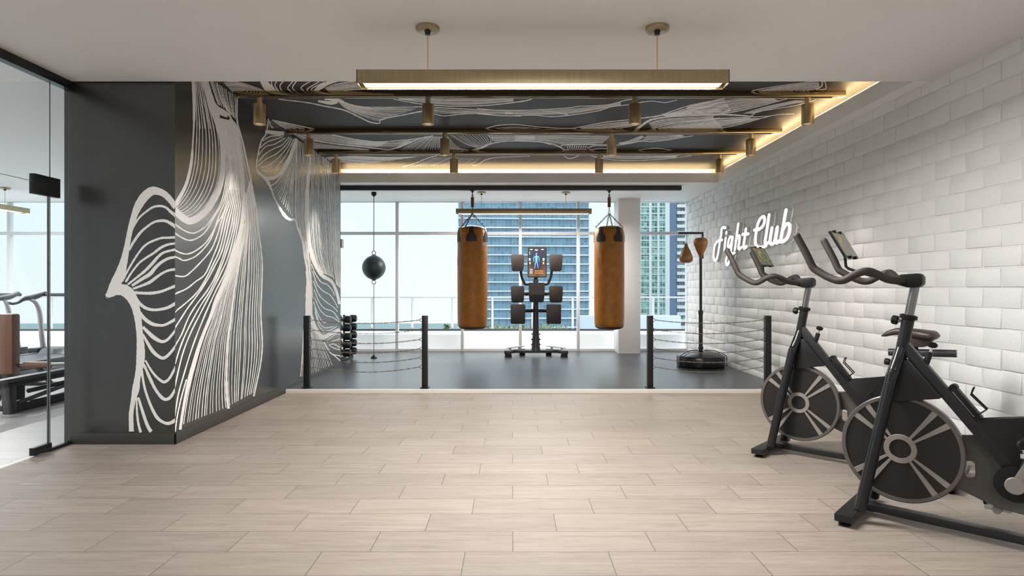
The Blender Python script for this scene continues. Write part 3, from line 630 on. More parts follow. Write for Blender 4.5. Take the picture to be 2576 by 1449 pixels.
mk.line([(720, 240, 8), (760, 225, 8), (820, 222, 7), (900, 222, 7)]); mk.line([(700, 235, 8), (740, 262, 8), (820, 250, 8), (920, 256, 7)])
mk.fam([(1000, 195), (1100, 170), (1250, 115)], [(1050, 212), (1180, 190), (1290, 130)], 7, 5); mk.fam([(1250, 170), (1450, 170), (1700, 125)], [(1300, 115), (1450, 112), (1650, 112)], 8, 5)
mk.line([(1210, 268, 6), (1320, 250, 6), (1420, 248, 6), (1550, 268, 6)]); mk.line([(470, 325, 6), (530, 350, 7), (620, 322, 6)]); mk.line([(740, 322, 6), (860, 350, 7), (1000, 365, 7), (1200, 368, 7), (1400, 360, 7), (1600, 340, 6), (1740, 322, 6)])
mk.fam([(860, 345), (1100, 358), (1400, 352), (1600, 335)], [(860, 318), (1100, 318), (1400, 318), (1650, 318)], 8, 5)
# the corner triangle over the second figure
mk.crop(630, 290, 4.025)
mk.line([(182, 38, 12), (400, 85, 13), (650, 138, 11)]); mk.fam([(186, 40), (410, 90), (640, 140)], [(230, 66), (420, 180), (600, 300)], 9, 11)
mk.mb.build('mural', 'mural', mc, smooth=False)

# ------------------------------------------------------------------ pendants
def pendant(label, loc, rz, power, lampcol=WARM):
    """Linear pendant hung from the ceiling; local x is its length."""
    t = thing('linear_pendant_light', label, 'ceiling light', loc, rz, 'linear brass pendants')
    L = 1.068; zt, zb = 2.400, 2.322; hw = .059
    h = MB()
    h.box((-L, -hw, zb), (L, -hw + .006, zt), .0015).box((-L, hw - .006, zb), (L, hw, zt), .0015).box((-L, -hw, zb), (-L + .006, hw, zt), .0015).box((L - .006, -hw, zb), (L, hw, zt), .0015).box((-L + .003, -hw + .003, zt - .012), (L - .003, hw - .003, zt))
    h.build('housing', 'brass', t)
    MB().box((-L + .03, -hw + .012, zb + .010), (L - .03, hw - .012, zb + .018)).build('diffuser', 'lamp_diffuser', t, smooth=False)
    for sx in (-.667, .667):
        MB().cyl((sx, 0, zt), (sx, 0, HC - .03), .004, seg=10).build('cable', 'brass_lamp', t)
        c = MB().lathe([(.060, -.024), (.067, -.021), (.068, -.018), (.068, 0)], (sx, 0, HC)).build('canopy', 'brass', t)
        MB().cyl((sx, 0, HC - .045), (sx, 0, HC - .024), .014, .019).build('collar', 'black', c)
    child_lamp(t, 'pendant_lamp', 'AREA', (0, 0, zb + .006), power, lampcol, shape='RECTANGLE', size=2 * L - .08, size_y=.08)
    return t
pendant('brass linear pendant nearest the camera, hung before the mural ceiling', (.177, 3.536, 0), 0, P_FRONT)
pendant('brass linear pendant in front of the windows, behind the two punching bags', (.185, 9.62, 0), 0, P_BACK, (1, .93, .85))
pendant('brass linear pendant in the room behind the glass door', (-7.65, 8.51, 0), PI / 2, P_GYM, (1, .96, .92))
lamp('fill_light', 'AREA', (.35, -.6, HC - .02), P_FILL, WARM, (0, 0, 0), shape='RECTANGLE', size=2.1, size_y=.1)  # added fill behind the camera, no fixture; brightens near floor and pier
lamp('fill_light', 'AREA', (-6.4, 4.2, HC - .02), P_GYM, (1, .97, .94), (0, 0, 0), shape='RECTANGLE', size=2.1, size_y=.6)  # added unseen fill for the room beyond the glass, no fixture
# ------------------------------------------------------------------ track beams with spotlights
BY = (5.347, 6.61, 7.64); where = ('front', 'middle', 'rear')
pix = ((653, 1077, 1597, 2032), (777, 1119, 1539, 1889), (845, 1142, 1507, 1810))
order = ('leftmost', 'second from left', 'third from left', 'rightmost')
for bi, (y, nm) in enumerate(zip(BY, where)):
    t = thing('ceiling_beam', 'polished bronze beam across the mural ceiling, %s one of three' % {'front': 'nearest', 'middle': 'middle', 'rear': 'rearmost'}[nm], 'ceiling beam', (.25, y, HM), 0, 'bronze ceiling beams')
    MB().box((-2.70, 0, -.051), (2.688, .062, -.001), .0015).build('housing', 'brass_beam', t)
    MB().box((-2.60, .022, -.0535), (2.58, .040, -.045)).build('track', 'black', t)
proto = None
for bi, y in enumerate(BY):
    for li, u in enumerate(pix[bi]):
        yy = y + .031; X = (u - CU) * yy / F
        lab = 'brass cylinder spotlight, %s on the %s bronze ceiling beam' % (order[li], ('nearest', 'middle', 'rearmost')[bi])
        if proto is None:
            t = proto = thing('track_spotlight', lab, 'spotlight', (X, yy, 2.831), 0, 'brass track spotlights')
            MB().cyl((0, 0, -.062), (0, 0, 0), .024).build('stem', 'brass_lamp', t)
            MB().lathe([(.046, -.236), (.052, -.234), (.052, -.062), (.050, -.058), (.0, -.058)], cap=False).lathe([(.046, -.236), (.044, -.228), (.0, -.220)], cap=False).build('housing', 'brass_lamp', t)
            MB().lathe([(.030, -.2285), (.034, -.226), (.034, -.222)]).build('lens', 'lens', t)
        else:
            t = copy_tree(proto, (X, yy, 2.831), 0, lab)
        child_lamp(t, 'spot_lamp', 'SPOT', (0, 0, -.245), P_SPOT * (.4 if li == 3 else 1.0), (1.0, .90, .78), spot_size=math.radians(64), spot_blend=1.0, shadow_soft_size=.03)
# ------------------------------------------------------------------ dark rail that carries the bags
t = thing('bag_rail', 'dark steel ceiling rail from which both punching bags hang', 'rail', (0, 9.04, HC))
MB().box((-2.9, -.04, -.066), (2.51, .04, -.0005), .002).build('rail', 'charcoal', t)
for x in (-.588, 1.445): MB().box((x - .04, -.03, -.072), (x + .04, .03, -.064), .002).build('hook_plate', 'black', t)
# ------------------------------------------------------------------ punching bags
def heavy_bag(label, loc):
    t = thing('punching_bag', label, 'punching bag', loc, 0, 'tan leather punching bags')
    R = .222; zb, zt = .545, 2.035
    prof = [(.0, zb - .012), (.10, zb - .010), (.165, zb + .002), (.20, zb + .022), (.216, zb + .05), (R - .002, zb + .10), (R, zb + .3), (R + .002, zb + .75), (R, zb + 1.15), (R - .002, zt - .09), (.214, zt - .04), (.197, zt - .005), (.16, zt + .018), (.08, zt + .035), (0, zt + .038)]
    MB().lathe(prof, seg=48, cap=False).build('bag_body', 'leather', t, angle=60)
    for z_, r_, q_ in ((zt - .012, .200, .005), (zb + .035, .2095, .005), (zt - .27, R + .0005, .002)): MB().torus((0, 0, z_), (0, 0, 1), r_, q_, 40, 6).build('piping', 'leather_dark', t)
    for k in range(5):
        a = k * PI * .4 - PI / 2
        mb = MB(); rows = 10; pr = []
        for i in range(rows + 1):
            z = zt + .016 - i * .225 / rows
            f = i / rows; hwid = .030 if f < .35 else .030 + .052 * min(1, (f - .35) / .35) ** 1.2
            if f > .97: hwid = .075
            rad = (R + .004) if z < zt - .09 else (R + .004) - ((z - zt + .09) / .10) ** 2 * .030
            row = []
            for j in range(7):
                q = (j / 6 - .5) * 2 * hwid / rad; row.append(mb.bm.verts.new((rad * math.cos(a + q), rad * math.sin(a + q), z)))
            pr.append(row)
        for A, B in zip(pr, pr[1:]):
            for j in range(6): mb.bm.faces.new((A[j], A[j + 1], B[j + 1], B[j]))
        g = bmesh.ops.solidify(mb.bm, geom=mb.bm.faces[:], thickness=-.004)
        mb.build('strap', 'leather_dark', t)
    MB().lathe([(.0, zb - .0135), (.10, zb - .0115), (.166, zb + .0005), (.2015, zb + .021), (.2105, zb + .034)], seg=48, cap=False).build('base_cap', 'base_leather', t, angle=60)
    MB().prism([(-.035, -.055), (.035, -.055), (.035, .055), (-.035, .055)], lambda x, y, w: Vector(((R + w) * math.cos(PI + .25 + x / R), (R + w) * math.sin(PI + .25 + x / R), zt - .49 + y)), 0, .004).build('patch', 'leather', t)
    apex = 2.262
    for k in range(4):
        a = k * PI / 2 + PI / 4 + .35
        p0 = Vector((0, 0, apex - .005)); p1 = Vector((.205 * math.cos(a), .205 * math.sin(a), zt + .015)); d = p1 - p0; n = 11; c = MB(); dn = d.normalized(); u, w = frame_of(dn)
        for i in range(n):
            m = p0 + d * ((i + .5) / n); s1 = u if i % 2 else w; h = d.length / n * .66
            c.tube([m + dn * h * math.cos(q * PI / 4) + s1 * .0095 * math.sin(q * PI / 4) for q in range(8)], .0038, 5, closed=True)
        c.build('chain', 'charcoal', t)
    MB().torus((0, 0, apex + .012), (0, 1, 0), .018, .004, 14, 6).torus((0, 0, apex + .05), (1, 0, 0), .016, .004, 14, 6).cyl((0, 0, apex + .06), (0, 0, apex + .10), .006, seg=10).build('swivel', 'charcoal', t)
    MB().cyl((0, 0, 2.352), (0, 0, 2.50), .024, seg=18).build('spring_sleeve', 'wood_swivel', t)
    MB().cyl((0, 0, 2.50), (0, 0, 2.585), .006, seg=10).lathe([(.006, 2.562), (.018, 2.575), (.022, 2.592)]).torus((0, 0, 2.525), (0, 1, 0), .014, .004, 12, 6).build('hanger', 'charcoal', t)
    return t
hb = heavy_bag('tan leather punching bag hung left of the padded trainer machine', (-.588, 9.04, 0))
copy_tree(hb, (1.445, 9.04, 0), .5, 'tan leather punching bag hung right of the trainer, before the white column')
# ------------------------------------------------------------------ double end ball
t = thing('double_end_ball', 'dark blue-black ball strung between ceiling and floor beside the dumbbells', 'punching ball', (-2.185, 9.62, PZ))
zc = 1.15 + (724.5 - 673) * 9.62 / F - PZ
prof = []
for i in range(21):
    th = PI * i / 20; prof.append((.183 * math.sin(th) ** 1.12, -.196 * math.cos(th)))
b = MB(); b.lathe([(r, z + zc) for r, z in prof], seg=36, cap=False).build('ball', 'ball', t)
MB().lathe([(.035, .178 + zc), (.045, .188 + zc), (.02, .205 + zc), (.0, .206 + zc)]).build('boss', 'ball', t)
MB().lathe([(.0, -.206 + zc), (.02, -.205 + zc), (.04, -.188 + zc)]).build('boss', 'ball', t)
for sg_ in (1, -1): MB().torus((0, 0, zc + .232 * sg_), (0, 1, .2), .030, .006).build('ring', 'steel', t)
MB().cyl((0, 0, zc + .26), (0, 0, HC - PZ - .04), .0055, seg=8).build('cord', 'charcoal', t)
MB().cyl((0, 0, .03), (0, 0, zc - .26), .0045, seg=8).build('cord', 'charcoal', t)
MB().lathe([(.015, HC - PZ - .07), (.04, HC - PZ - .04), (.042, HC - PZ - .012), (.035, HC - PZ)]).build('ceiling_anchor', 'black', t)
MB().lathe([(.05, 0), (.05, .012), (.034, .03), (.018, .045), (.012, .055)]).build('floor_anchor', 'black', t)
# ------------------------------------------------------------------ rope posts and ropes
XP = [(772.5 - CU) * 6.78 / F, (1069 - CU) * 6.78 / F, (1635 - CU) * 6.78 / F, (1931 - CU) * 6.78 / F]
rz_ = [CH - (v - CV) * 6.78 / F for v in (805, 830, 854, 877, 900, 923)]
plab = ['black square rope post beside the mural wall', 'black square rope post left of the open ring entrance', 'black square rope post right of the open ring entrance', 'black square rope post beside the white brick wall']
for i, x in enumerate(XP):
    t = thing('rope_post', plab[i], 'post', (x, 6.78, PZ), 0, 'ring rope posts'); sd = 1 if i % 2 == 0 else -1
    MB().box((-.031, -.031, .004), (.031, .031, .802), .003).build('post', 'black', t)
    MB().box((-.048, -.048, 0), (.048, .048, .008), .002).build('base_plate', 'black', t)
    for z in rz_: MB().torus((sd * .040, 0, z - PZ), (0, 1, 0), .017, .0035, 14, 6).build('ring', 'steel', t)
hn = ['topmost', 'second', 'third', 'fourth', 'fifth', 'lowest']
for pi_, (a, b_) in enumerate(((XP[0], XP[1]), (XP[2], XP[3]))):
    for i, z in enumerate(rz_):
        x0, x1 = a + .057, b_ - .057; sag = .038 + .004 * i; mid = (x0 + x1) / 2
        t = tag(bpy.data.objects.new('rope', None), '', 'rope')
        bpy.data.objects.remove(t)
        mb = MB(); n = 70
        for st in (0, PI):
            P = []
            for k2 in range(n + 1):
                x = x0 + (x1 - x0) * k2 / n; q = k2 / n * 2 - 1
                zz = z - sag * (1 - q * q); ph = k2 * .75 + st + i
                e = .0042
                P.append((x, 6.78 + e * math.cos(ph), zz + e * math.sin(ph)))
            mb.tube(P, .0026, 5)
        for k2 in range(1, 12):
            x = x0 + (x1 - x0) * (k2 + .3 * math.sin(k2 * 5.1 + i)) / 12; q = (x - mid) / (x1 - mid); zz = z - sag * (1 - q * q)
            mb.cyl((x, 6.766, zz), (x + .012, 6.794, zz + .006), .0028, seg=5)
        o = mb.build('rope', 'rope')
        tag(o, '%s twisted rope between the %s' % (hn[i], ('two posts on the mural wall side', 'two posts on the brick wall side')[pi_]), 'rope', 'ring ropes')
# ------------------------------------------------------------------ dumbbells on their rack
DX = -2.62
t = thing('dumbbell_rack', 'black five-tier dumbbell rack half hidden behind the mural wall', 'rack', (DX, 9.45, PZ))
tz = [1.15 - (v - CV) * 9.45 / F - PZ for v in (802, 822.5, 843.5, 864, 884.5)]
for sx in (-.06, .06): MB().box((sx - .015, -.32, 0), (sx + .015, .32, .03), .004).bar((sx, .26, .02), (sx, .26, tz[0] + .05), .03, .03, .003).build('upright', 'black', t)
for z in tz:
    MB().box((-.060, -.30, z - .030), (-.040, .25, z - .0165), .002).box((.040, -.30, z - .030), (.060, .25, z - .0165), .002).box((-.060, .235, z - .030), (.060, .262, z - .0165), .002).build('tier', 'black', t)
pd = None
tn = ['top', 'second', 'middle', 'fourth', 'bottom']
for i, z in enumerate(tz):
    for j, (dy, sx) in enumerate(((-.2, 0), (.13, .0))):
        lab = 'black round-headed dumbbell on the %s rack tier, %s of the pair' % (tn[i], ('nearer', 'farther')[j])
        loc = (DX + sx, 9.45 + dy, PZ + z)
        if pd is None:
            d = pd = thing('dumbbell', lab, 'dumbbell', loc, 0, 'dumbbells on the rack')
            MB().cyl((-.08, 0, 0), (.08, 0, 0), .016).build('handle', 'steel', d)
            for s_ in (-1, 1): MB().lathe([(.0, .066), (.046, .068), (.056, .078), (.058, .10), (.057, .15), (.048, .168), (.03, .174), (0, .175)], (0, 0, 0), (s_, 0, 0), cap=False).build('head', 'dumbbell', d)
        else: d = copy_tree(pd, loc, .06 * (j - .5), lab)
# ------------------------------------------------------------------ boxing trainer machine
t = thing('boxing_trainer', 'black boxing trainer machine with screen and brown punching pads before the windows', 'exercise machine', (.39, 9.96, PZ))
def rx(x): return (x - 455) * .001392
def rz(y): return 1.9205 - .001392 * y
def pad(x0, x1, y0, y1, taper=0.0, yoff=-.12, name='punch_pad', m='pad', th=.07, crop=.035):
    w = (x1 - x0) / 2; cx = (x0 + x1) / 2; h = y1 - y0; P = []
    base = [(x0, y0), (x1, y0), (x1 - taper, y1), (x0 + taper, y1)]
    C = [Vector((rx(a), rz(b), 0)) for a, b in base]; n = 4; out = []
    for i in range(4):
        p, q, r = C[i - 1], C[i], C[(i + 1) % 4]; e1 = (p - q).normalized() * crop; e2 = (r - q).normalized() * crop
        for k2 in range(7):
            u = k2 / 6; out.append(((q + e1) * (1 - u) ** 2 + q * 2 * u * (1 - u) + (q + e2) * u * u)[:2])
    return MB().prism(out, lambda a, b, c: Vector((a, c, b)), yoff, yoff + th, .008).build(name, m, t, angle=50)
for x0, x1, tp in ((160, 322, 14), (605, 767, 14)): pad(x0, x1, 190, 386, tp)
for x0, x1, tp in ((160, 320, 8), (605, 767, 8)): pad(x0, x1, 558, 752, tp)
for x0, x1, tp in ((158, 330, 2), (575, 748, 2)): pad(x0, x1, 772, 1000, tp, crop=.025)
pad(370, 553, 520, 662, 0, -.16, 'chest_pad', 'pad', .14, .012); pad(370, 553, 656, 748, 12, -.14, 'chest_pad', 'pad_dark', .12, .02)
for s_ in (-1, 1):
    bx = 455 + 8 * (s_ > 0)
    MB().tube([(rx(bx + s_ * 180), -.03, rz(370)), (rx(bx + s_ * 168), -.03, rz(440)), (rx(bx + s_ * 148), -.03, rz(500)), (rx(bx + s_ * 120), -.03, rz(535)), (rx(bx + s_ * 60), -.03, rz(538))], .023, 12, smooth=6).build('arm', 'black', t)
    MB().cyl((rx(bx + s_ * 60), -.03, rz(648)), (rx(bx + s_ * 175), -.03, rz(648)), .024).cyl((rx(bx + s_ * 95), -.03, rz(648)), (rx(bx + s_ * 125), -.03, rz(648)), .034).build('arm', 'black', t)
    a = MB().cyl((rx(bx), -.03, rz(848)), (rx(bx + s_ * 175), -.03, rz(848)), .026)
    for q in range(5): a.torus((rx(bx + s_ * (50 + q * 16)), -.03, rz(848)), (1, 0, 0), .028, .007, 16, 6)
    a.build('arm', 'black', t)
    MB().bar((s_ * .49, -.17, .075), (s_ * .20, .17, .075), .075, .05, .006).bar((s_ * .51, -.17, .075), (s_ * .40, -.17, .075), .09, .06, .006).build('leg', 'charcoal', t)
    MB().bar((s_ * .47, -.08, .135), (s_ * .20, .24, .135), .05, .015, .004).cyl((s_ * .42, -.05, .1), (s_ * .42, -.05, .13), .02).cyl((s_ * .27, .13, .1), (s_ * .27, .13, .13), .02).build('foot_rest', 'silver', t)
    MB().cyl((s_ * .45, -.17, 0), (s_ * .45, -.17, .05), .06, .05).build('foot', 'black_plastic', t)
    MB().cyl((s_ * .22, .15, 0), (s_ * .22, .15, .06), .05, .045).build('foot', 'black_plastic', t)
    for y in (1122, 1185, 1245): MB().cyl((s_ * .055, -.02, rz(y)), (s_ * .075, -.02, rz(y)), .012).build('knob', 'black_plastic', t)
MB().box((-.36, -.045, .05), (.36, .045, .095), .006).build('cross_bar', 'charcoal', t)
MB().tube([(0, 0, .08), (0, 0, .16), (0, 0, .35), (0, 0, .9), (0, 0, 1.25)], [.078, .066, .054, .044, .044], 20).build('column', 'charcoal', t)
MB().box((-.03, -.02, 1.2), (.03, .02, 1.34), .005).build('neck', 'black', t)
sc_ = MB().box((rx(358), -.05, rz(458)), (rx(580), -.015, rz(100)), .004).build('screen', 'black', t)
MB().box((rx(368), -.0525, rz(448)), (rx(571), -.0505, rz(112))).build('display', 'robot_screen', sc_, smooth=False)
fig = MB(); fy = -.0540
def blob(pts, r): fig.tube([(rx(a), fy, rz(b)) for a, b in pts], [q * .001392 for q in r], 6)
def flat(mb, pts, w):
    P = [Vector((rx(a), fy, rz(b))) for a, b in pts]
    for i in range(len(P) - 1):
        d_ = (P[i + 1] - P[i]).normalized(); n_ = Vector((-d_.z, 0, d_.x)); w0, w1 = w[i] * .001392 * .36, w[i + 1] * .001392 * .36
        mb.quad(P[i] + n_ * w0, P[i] - n_ * w0, P[i + 1] - n_ * w1, P[i + 1] + n_ * w1)
flat(fig, [(460, 172), (460, 180), (460, 195), (460, 202)], [8, 18, 16, 8]); flat(fig, [(460, 202), (460, 212), (460, 240), (460, 270), (460, 282)], [14, 50, 36, 30, 34])
for s_ in (-1, 1):
    flat(fig, [(460 + s_ * 24, 212), (460 + s_ * 33, 240), (460 + s_ * 30, 275)], [12, 11, 8]); flat(fig, [(460 + s_ * 9, 280), (460 + s_ * 15, 315), (460 + s_ * 21, 350)], [16, 14, 9])
fig.build('body_figure', 'glow_blue', sc_, smooth=False)
ro = MB()
for a, b_, w, h in ((382, 248, 20, 26), (544, 248, 20, 26), (400, 132, 26, 8), (460, 138, 30, 10), (530, 132, 26, 8), (382, 165, 10, 8), (382, 185, 10, 8), (400, 365, 30, 8), (400, 385, 30, 7), (400, 405, 30, 10)):
    ro.quad((rx(a - w / 2), fy, rz(b_ - h / 2)), (rx(a + w / 2), fy, rz(b_ - h / 2)), (rx(a + w / 2), fy, rz(b_ + h / 2)), (rx(a - w / 2), fy, rz(b_ + h / 2)))
ro.build('readout', 'glow_white', sc_, smooth=False)
ro = MB()
for a, b_, w, h in ((385, 290, 16, 28), (544, 290, 16, 28), (490, 380, 100, 4), (490, 396, 100, 4), (490, 410, 100, 4)):
    ro.quad((rx(a - w / 2), fy, rz(b_ - h / 2)), (rx(a + w / 2), fy, rz(b_ - h / 2)), (rx(a + w / 2), fy, rz(b_ + h / 2)), (rx(a - w / 2), fy, rz(b_ + h / 2)))
ro.build('readout', 'glow_orange', sc_, smooth=False)
# ------------------------------------------------------------------ speed bag stand
t = thing('speed_bag_stand', 'black free-standing speed bag stand with round base by the brick wall', 'punching bag', (2.675, 8.62, PZ))
MB().lathe([(.30, 0), (.325, .008), (.332, .03), (.332, .135), (.322, .155), (.25, .192), (.14, .215), (.06, .222), (.05, .225)], seg=48).build('base', 'black_gloss', t)
hb_ = MB()
for a in (-.35, PI + .35): hb_.tube([(.345 * math.cos(a), .345 * math.sin(a), .01), (.347 * math.cos(a), .347 * math.sin(a), .12), (.325 * math.cos(a), .325 * math.sin(a), .17), (.20 * math.cos(a), .20 * math.sin(a), .222), (.05 * math.cos(a), .05 * math.sin(a), .232)], .006, 8, smooth=5)
hb_.build('carry_cord', 'black_plastic', t)
MB().cyl((0, 0, .22), (0, 0, .775), .028).lathe([(.028, .24), (.036, .245), (.036, .275), (.028, .28)]).lathe([(.028, .74), (.034, .745), (.034, .79), (.02, .80)]).build('pole', 'charcoal', t)
MB().cyl((0, 0, .78), (0, 0, 1.55), .019).build('upper_pole', 'charcoal', t)
MB().tube([(.045, .06, 1.53), (.045, .06, 1.893), ], .014, 10).bar((.055, .06, 1.893), (-.30, .06, 1.893), .03, .03, .003).bar((0, 0, 1.54), (.045, .06, 1.54), .02, .02).build('arm', 'charcoal', t)
def teardrop(h, r, up=True):
    P = []
    for i in range(25):
        s_ = i / 24; rr = r * (math.sin(PI * s_ ** .72) ** .92 if 0 < s_ < 1 else 0)
        P.append((rr, (s_ if True else 0) * h))
    return P
td = [(0, 0), (.016, .004), (.024, .03), (.042, .075), (.066, .125), (.086, .175), (.098, .215), (.099, .245), (.090, .27), (.066, .29), (.03, .298), (0, .30)]
def seams(mb, prof, cz, flip, n=6):
    for k2 in range(n):
        a = k2 * 2 * PI / n + .3
        mb.tube([((r + .0005) * math.cos(a), (r + .0005) * math.sin(a), cz + (z if not flip else -z)) for r, z in prof[1:-1]], .0022, 5)
    return mb
bg = MB().lathe([(r, z + 1.525) for r, z in td], seg=32, cap=False).build('reflex_bag', 'leather_bag', t, angle=70)
seams(MB(), td, 1.525, False).build('seam', 'leather_dark', bg)
hz = 1.745; xh = -.19
bg = MB().lathe([(r * .96, -z * .93) for r, z in td], (xh, .06, hz), seg=32, cap=False).build('hanging_bag', 'leather_bag', t, angle=70)
sm = MB(); 
for k2 in range(6):
    a = k2 * PI / 3 + .2; sm.tube([(xh + r * .96 * math.cos(a), .06 + r * .96 * math.sin(a), hz - z * .93) for r, z in td[1:-1]], .0022, 5)
sm.build('seam', 'leather_dark', bg)
MB().cyl((xh, .06, hz - .01), (xh, .06, 1.88), .003, seg=8).torus((xh, .06, hz + .005), (0, 1, 0), .012, .003, 12, 6).build('cord', 'charcoal', t)
# ------------------------------------------------------------------ lit lettering on the brick wall
sg = thing('lit_sign', 'white lit script sign reading Fight Club on the brick wall', 'sign', (3.02, 7.7, 1.3))
LET = {'F': [[(398, 527), (335, 535), (322, 640), (302, 740), (286, 850), (262, 1000), (236, 1098), (205, 1125), (182, 1060), (186, 950), (206, 850), (252, 778), (335, 748)]],
 'i': [[(402, 715), (390, 800), (382, 890), (376, 930)], [(416, 612), (413, 632)]],
 'g': [[(528, 705), (485, 700), (455, 760), (442, 850), (458, 888), (490, 840), (525, 715)], [(528, 700), (508, 860), (482, 1050), (450, 1185), (418, 1195), (408, 1110), (450, 1035), (510, 1005), (562, 985)]],
 'h': [[(632, 460), (612, 600), (588, 780), (566, 930)], [(588, 765), (628, 685), (656, 690), (646, 800), (632, 885), (650, 915), (684, 885)]],
 't': [[(770, 548), (750, 700), (728, 850), (738, 900), (778, 872)], [(708, 650), (760, 642), (812, 640)]],
 'C': [[(925, 570), (1000, 560), (1075, 500), (1112, 400), (1092, 325), (1032, 365), (982, 480), (957, 620), (942, 760), (960, 860), (1040, 888), (1130, 862)]],
 'l': [[(1192, 295), (1166, 480), (1140, 650), (1120, 790), (1140, 828), (1182, 795)]],
 'u': [[(1246, 530), (1226, 650), (1210, 770), (1235, 825), (1280, 800), (1316, 680), (1342, 520)], [(1336, 560), (1312, 750), (1330, 806), (1372, 768)]],
 'b': [[(1502, 205), (1470, 380), (1432, 600), (1402, 770)], [(1440, 570), (1508, 465), (1566, 480), (1562, 600), (1520, 715), (1450, 775), (1394, 782)]]}
def letter(strokes):
    face = MB(); side = MB(); xf, xb = 3.018, XR - .004
    for st in strokes:
        P = [on_x(xf, 1770 + x / 7.244, 500 + y / 7.244) for x, y in st]
        A = smooth_path([(p.y * .5, p.z, 0) for p in P], 7) if len(P) > 2 else [Vector((p.y * .5, p.z, 0)) for p in P]
        hw = .0205; n = len(A); out = []
        Lf, Rt = [], []
        for i, p in enumerate(A):
            d_ = (A[min(i + 1, n - 1)] - A[max(i - 1, 0)]).normalized(); q = Vector((-d_.y, d_.x, 0)) * hw
            Lf.append(p + q); Rt.append(p - q)
        d0 = (A[1] - A[0]).normalized(); d1 = (A[-1] - A[-2]).normalized()
        def capp(c, d_, sgn):
            a0 = math.atan2(d_.y, d_.x); return [c + Vector((math.cos(a0 + sgn * (PI / 2 - k2 * PI / 6)), math.sin(a0 + sgn * (PI / 2 - k2 * PI / 6)), 0)) * hw for k2 in range(1, 6)]
        ring_e = capp(A[-1], d1, 1); ring_s = capp(A[0], -d0, 1)
        def P3(v, x, z=0): return Vector((x - 3.02, v.x * 2 - 7.7, v.y - 1.3))
        for mb, x in ((face, xf),):
            for i in range(n - 1): mb.quad(P3(Lf[i], x), P3(Rt[i], x), P3(Rt[i + 1], x), P3(Lf[i + 1], x))
            for c, rr, a_, b_ in ((A[-1], ring_e, Lf[-1], Rt[-1]), (A[0], ring_s, Rt[0], Lf[0])):
                R_ = [a_] + rr + [b_]; vs_ = [mb.bm.verts.new(P3(v, x)) for v in R_]; mb.bm.faces.new(vs_)
        loop = Lf + ring_e + Rt[::-1] + ring_s
        for i in range(len(loop)):
            a_, b_ = loop[i], loop[(i + 1) % len(loop)]
            side.quad(P3(a_, xf + .0015), P3(b_, xf + .0015), P3(b_, xb), P3(a_, xb))
    o = face.build('letter', 'sign', sg, smooth=False)
    side.build('letter_return', 'sign_side', o, smooth=False)
for c in 'FightClub': letter(LET[c])
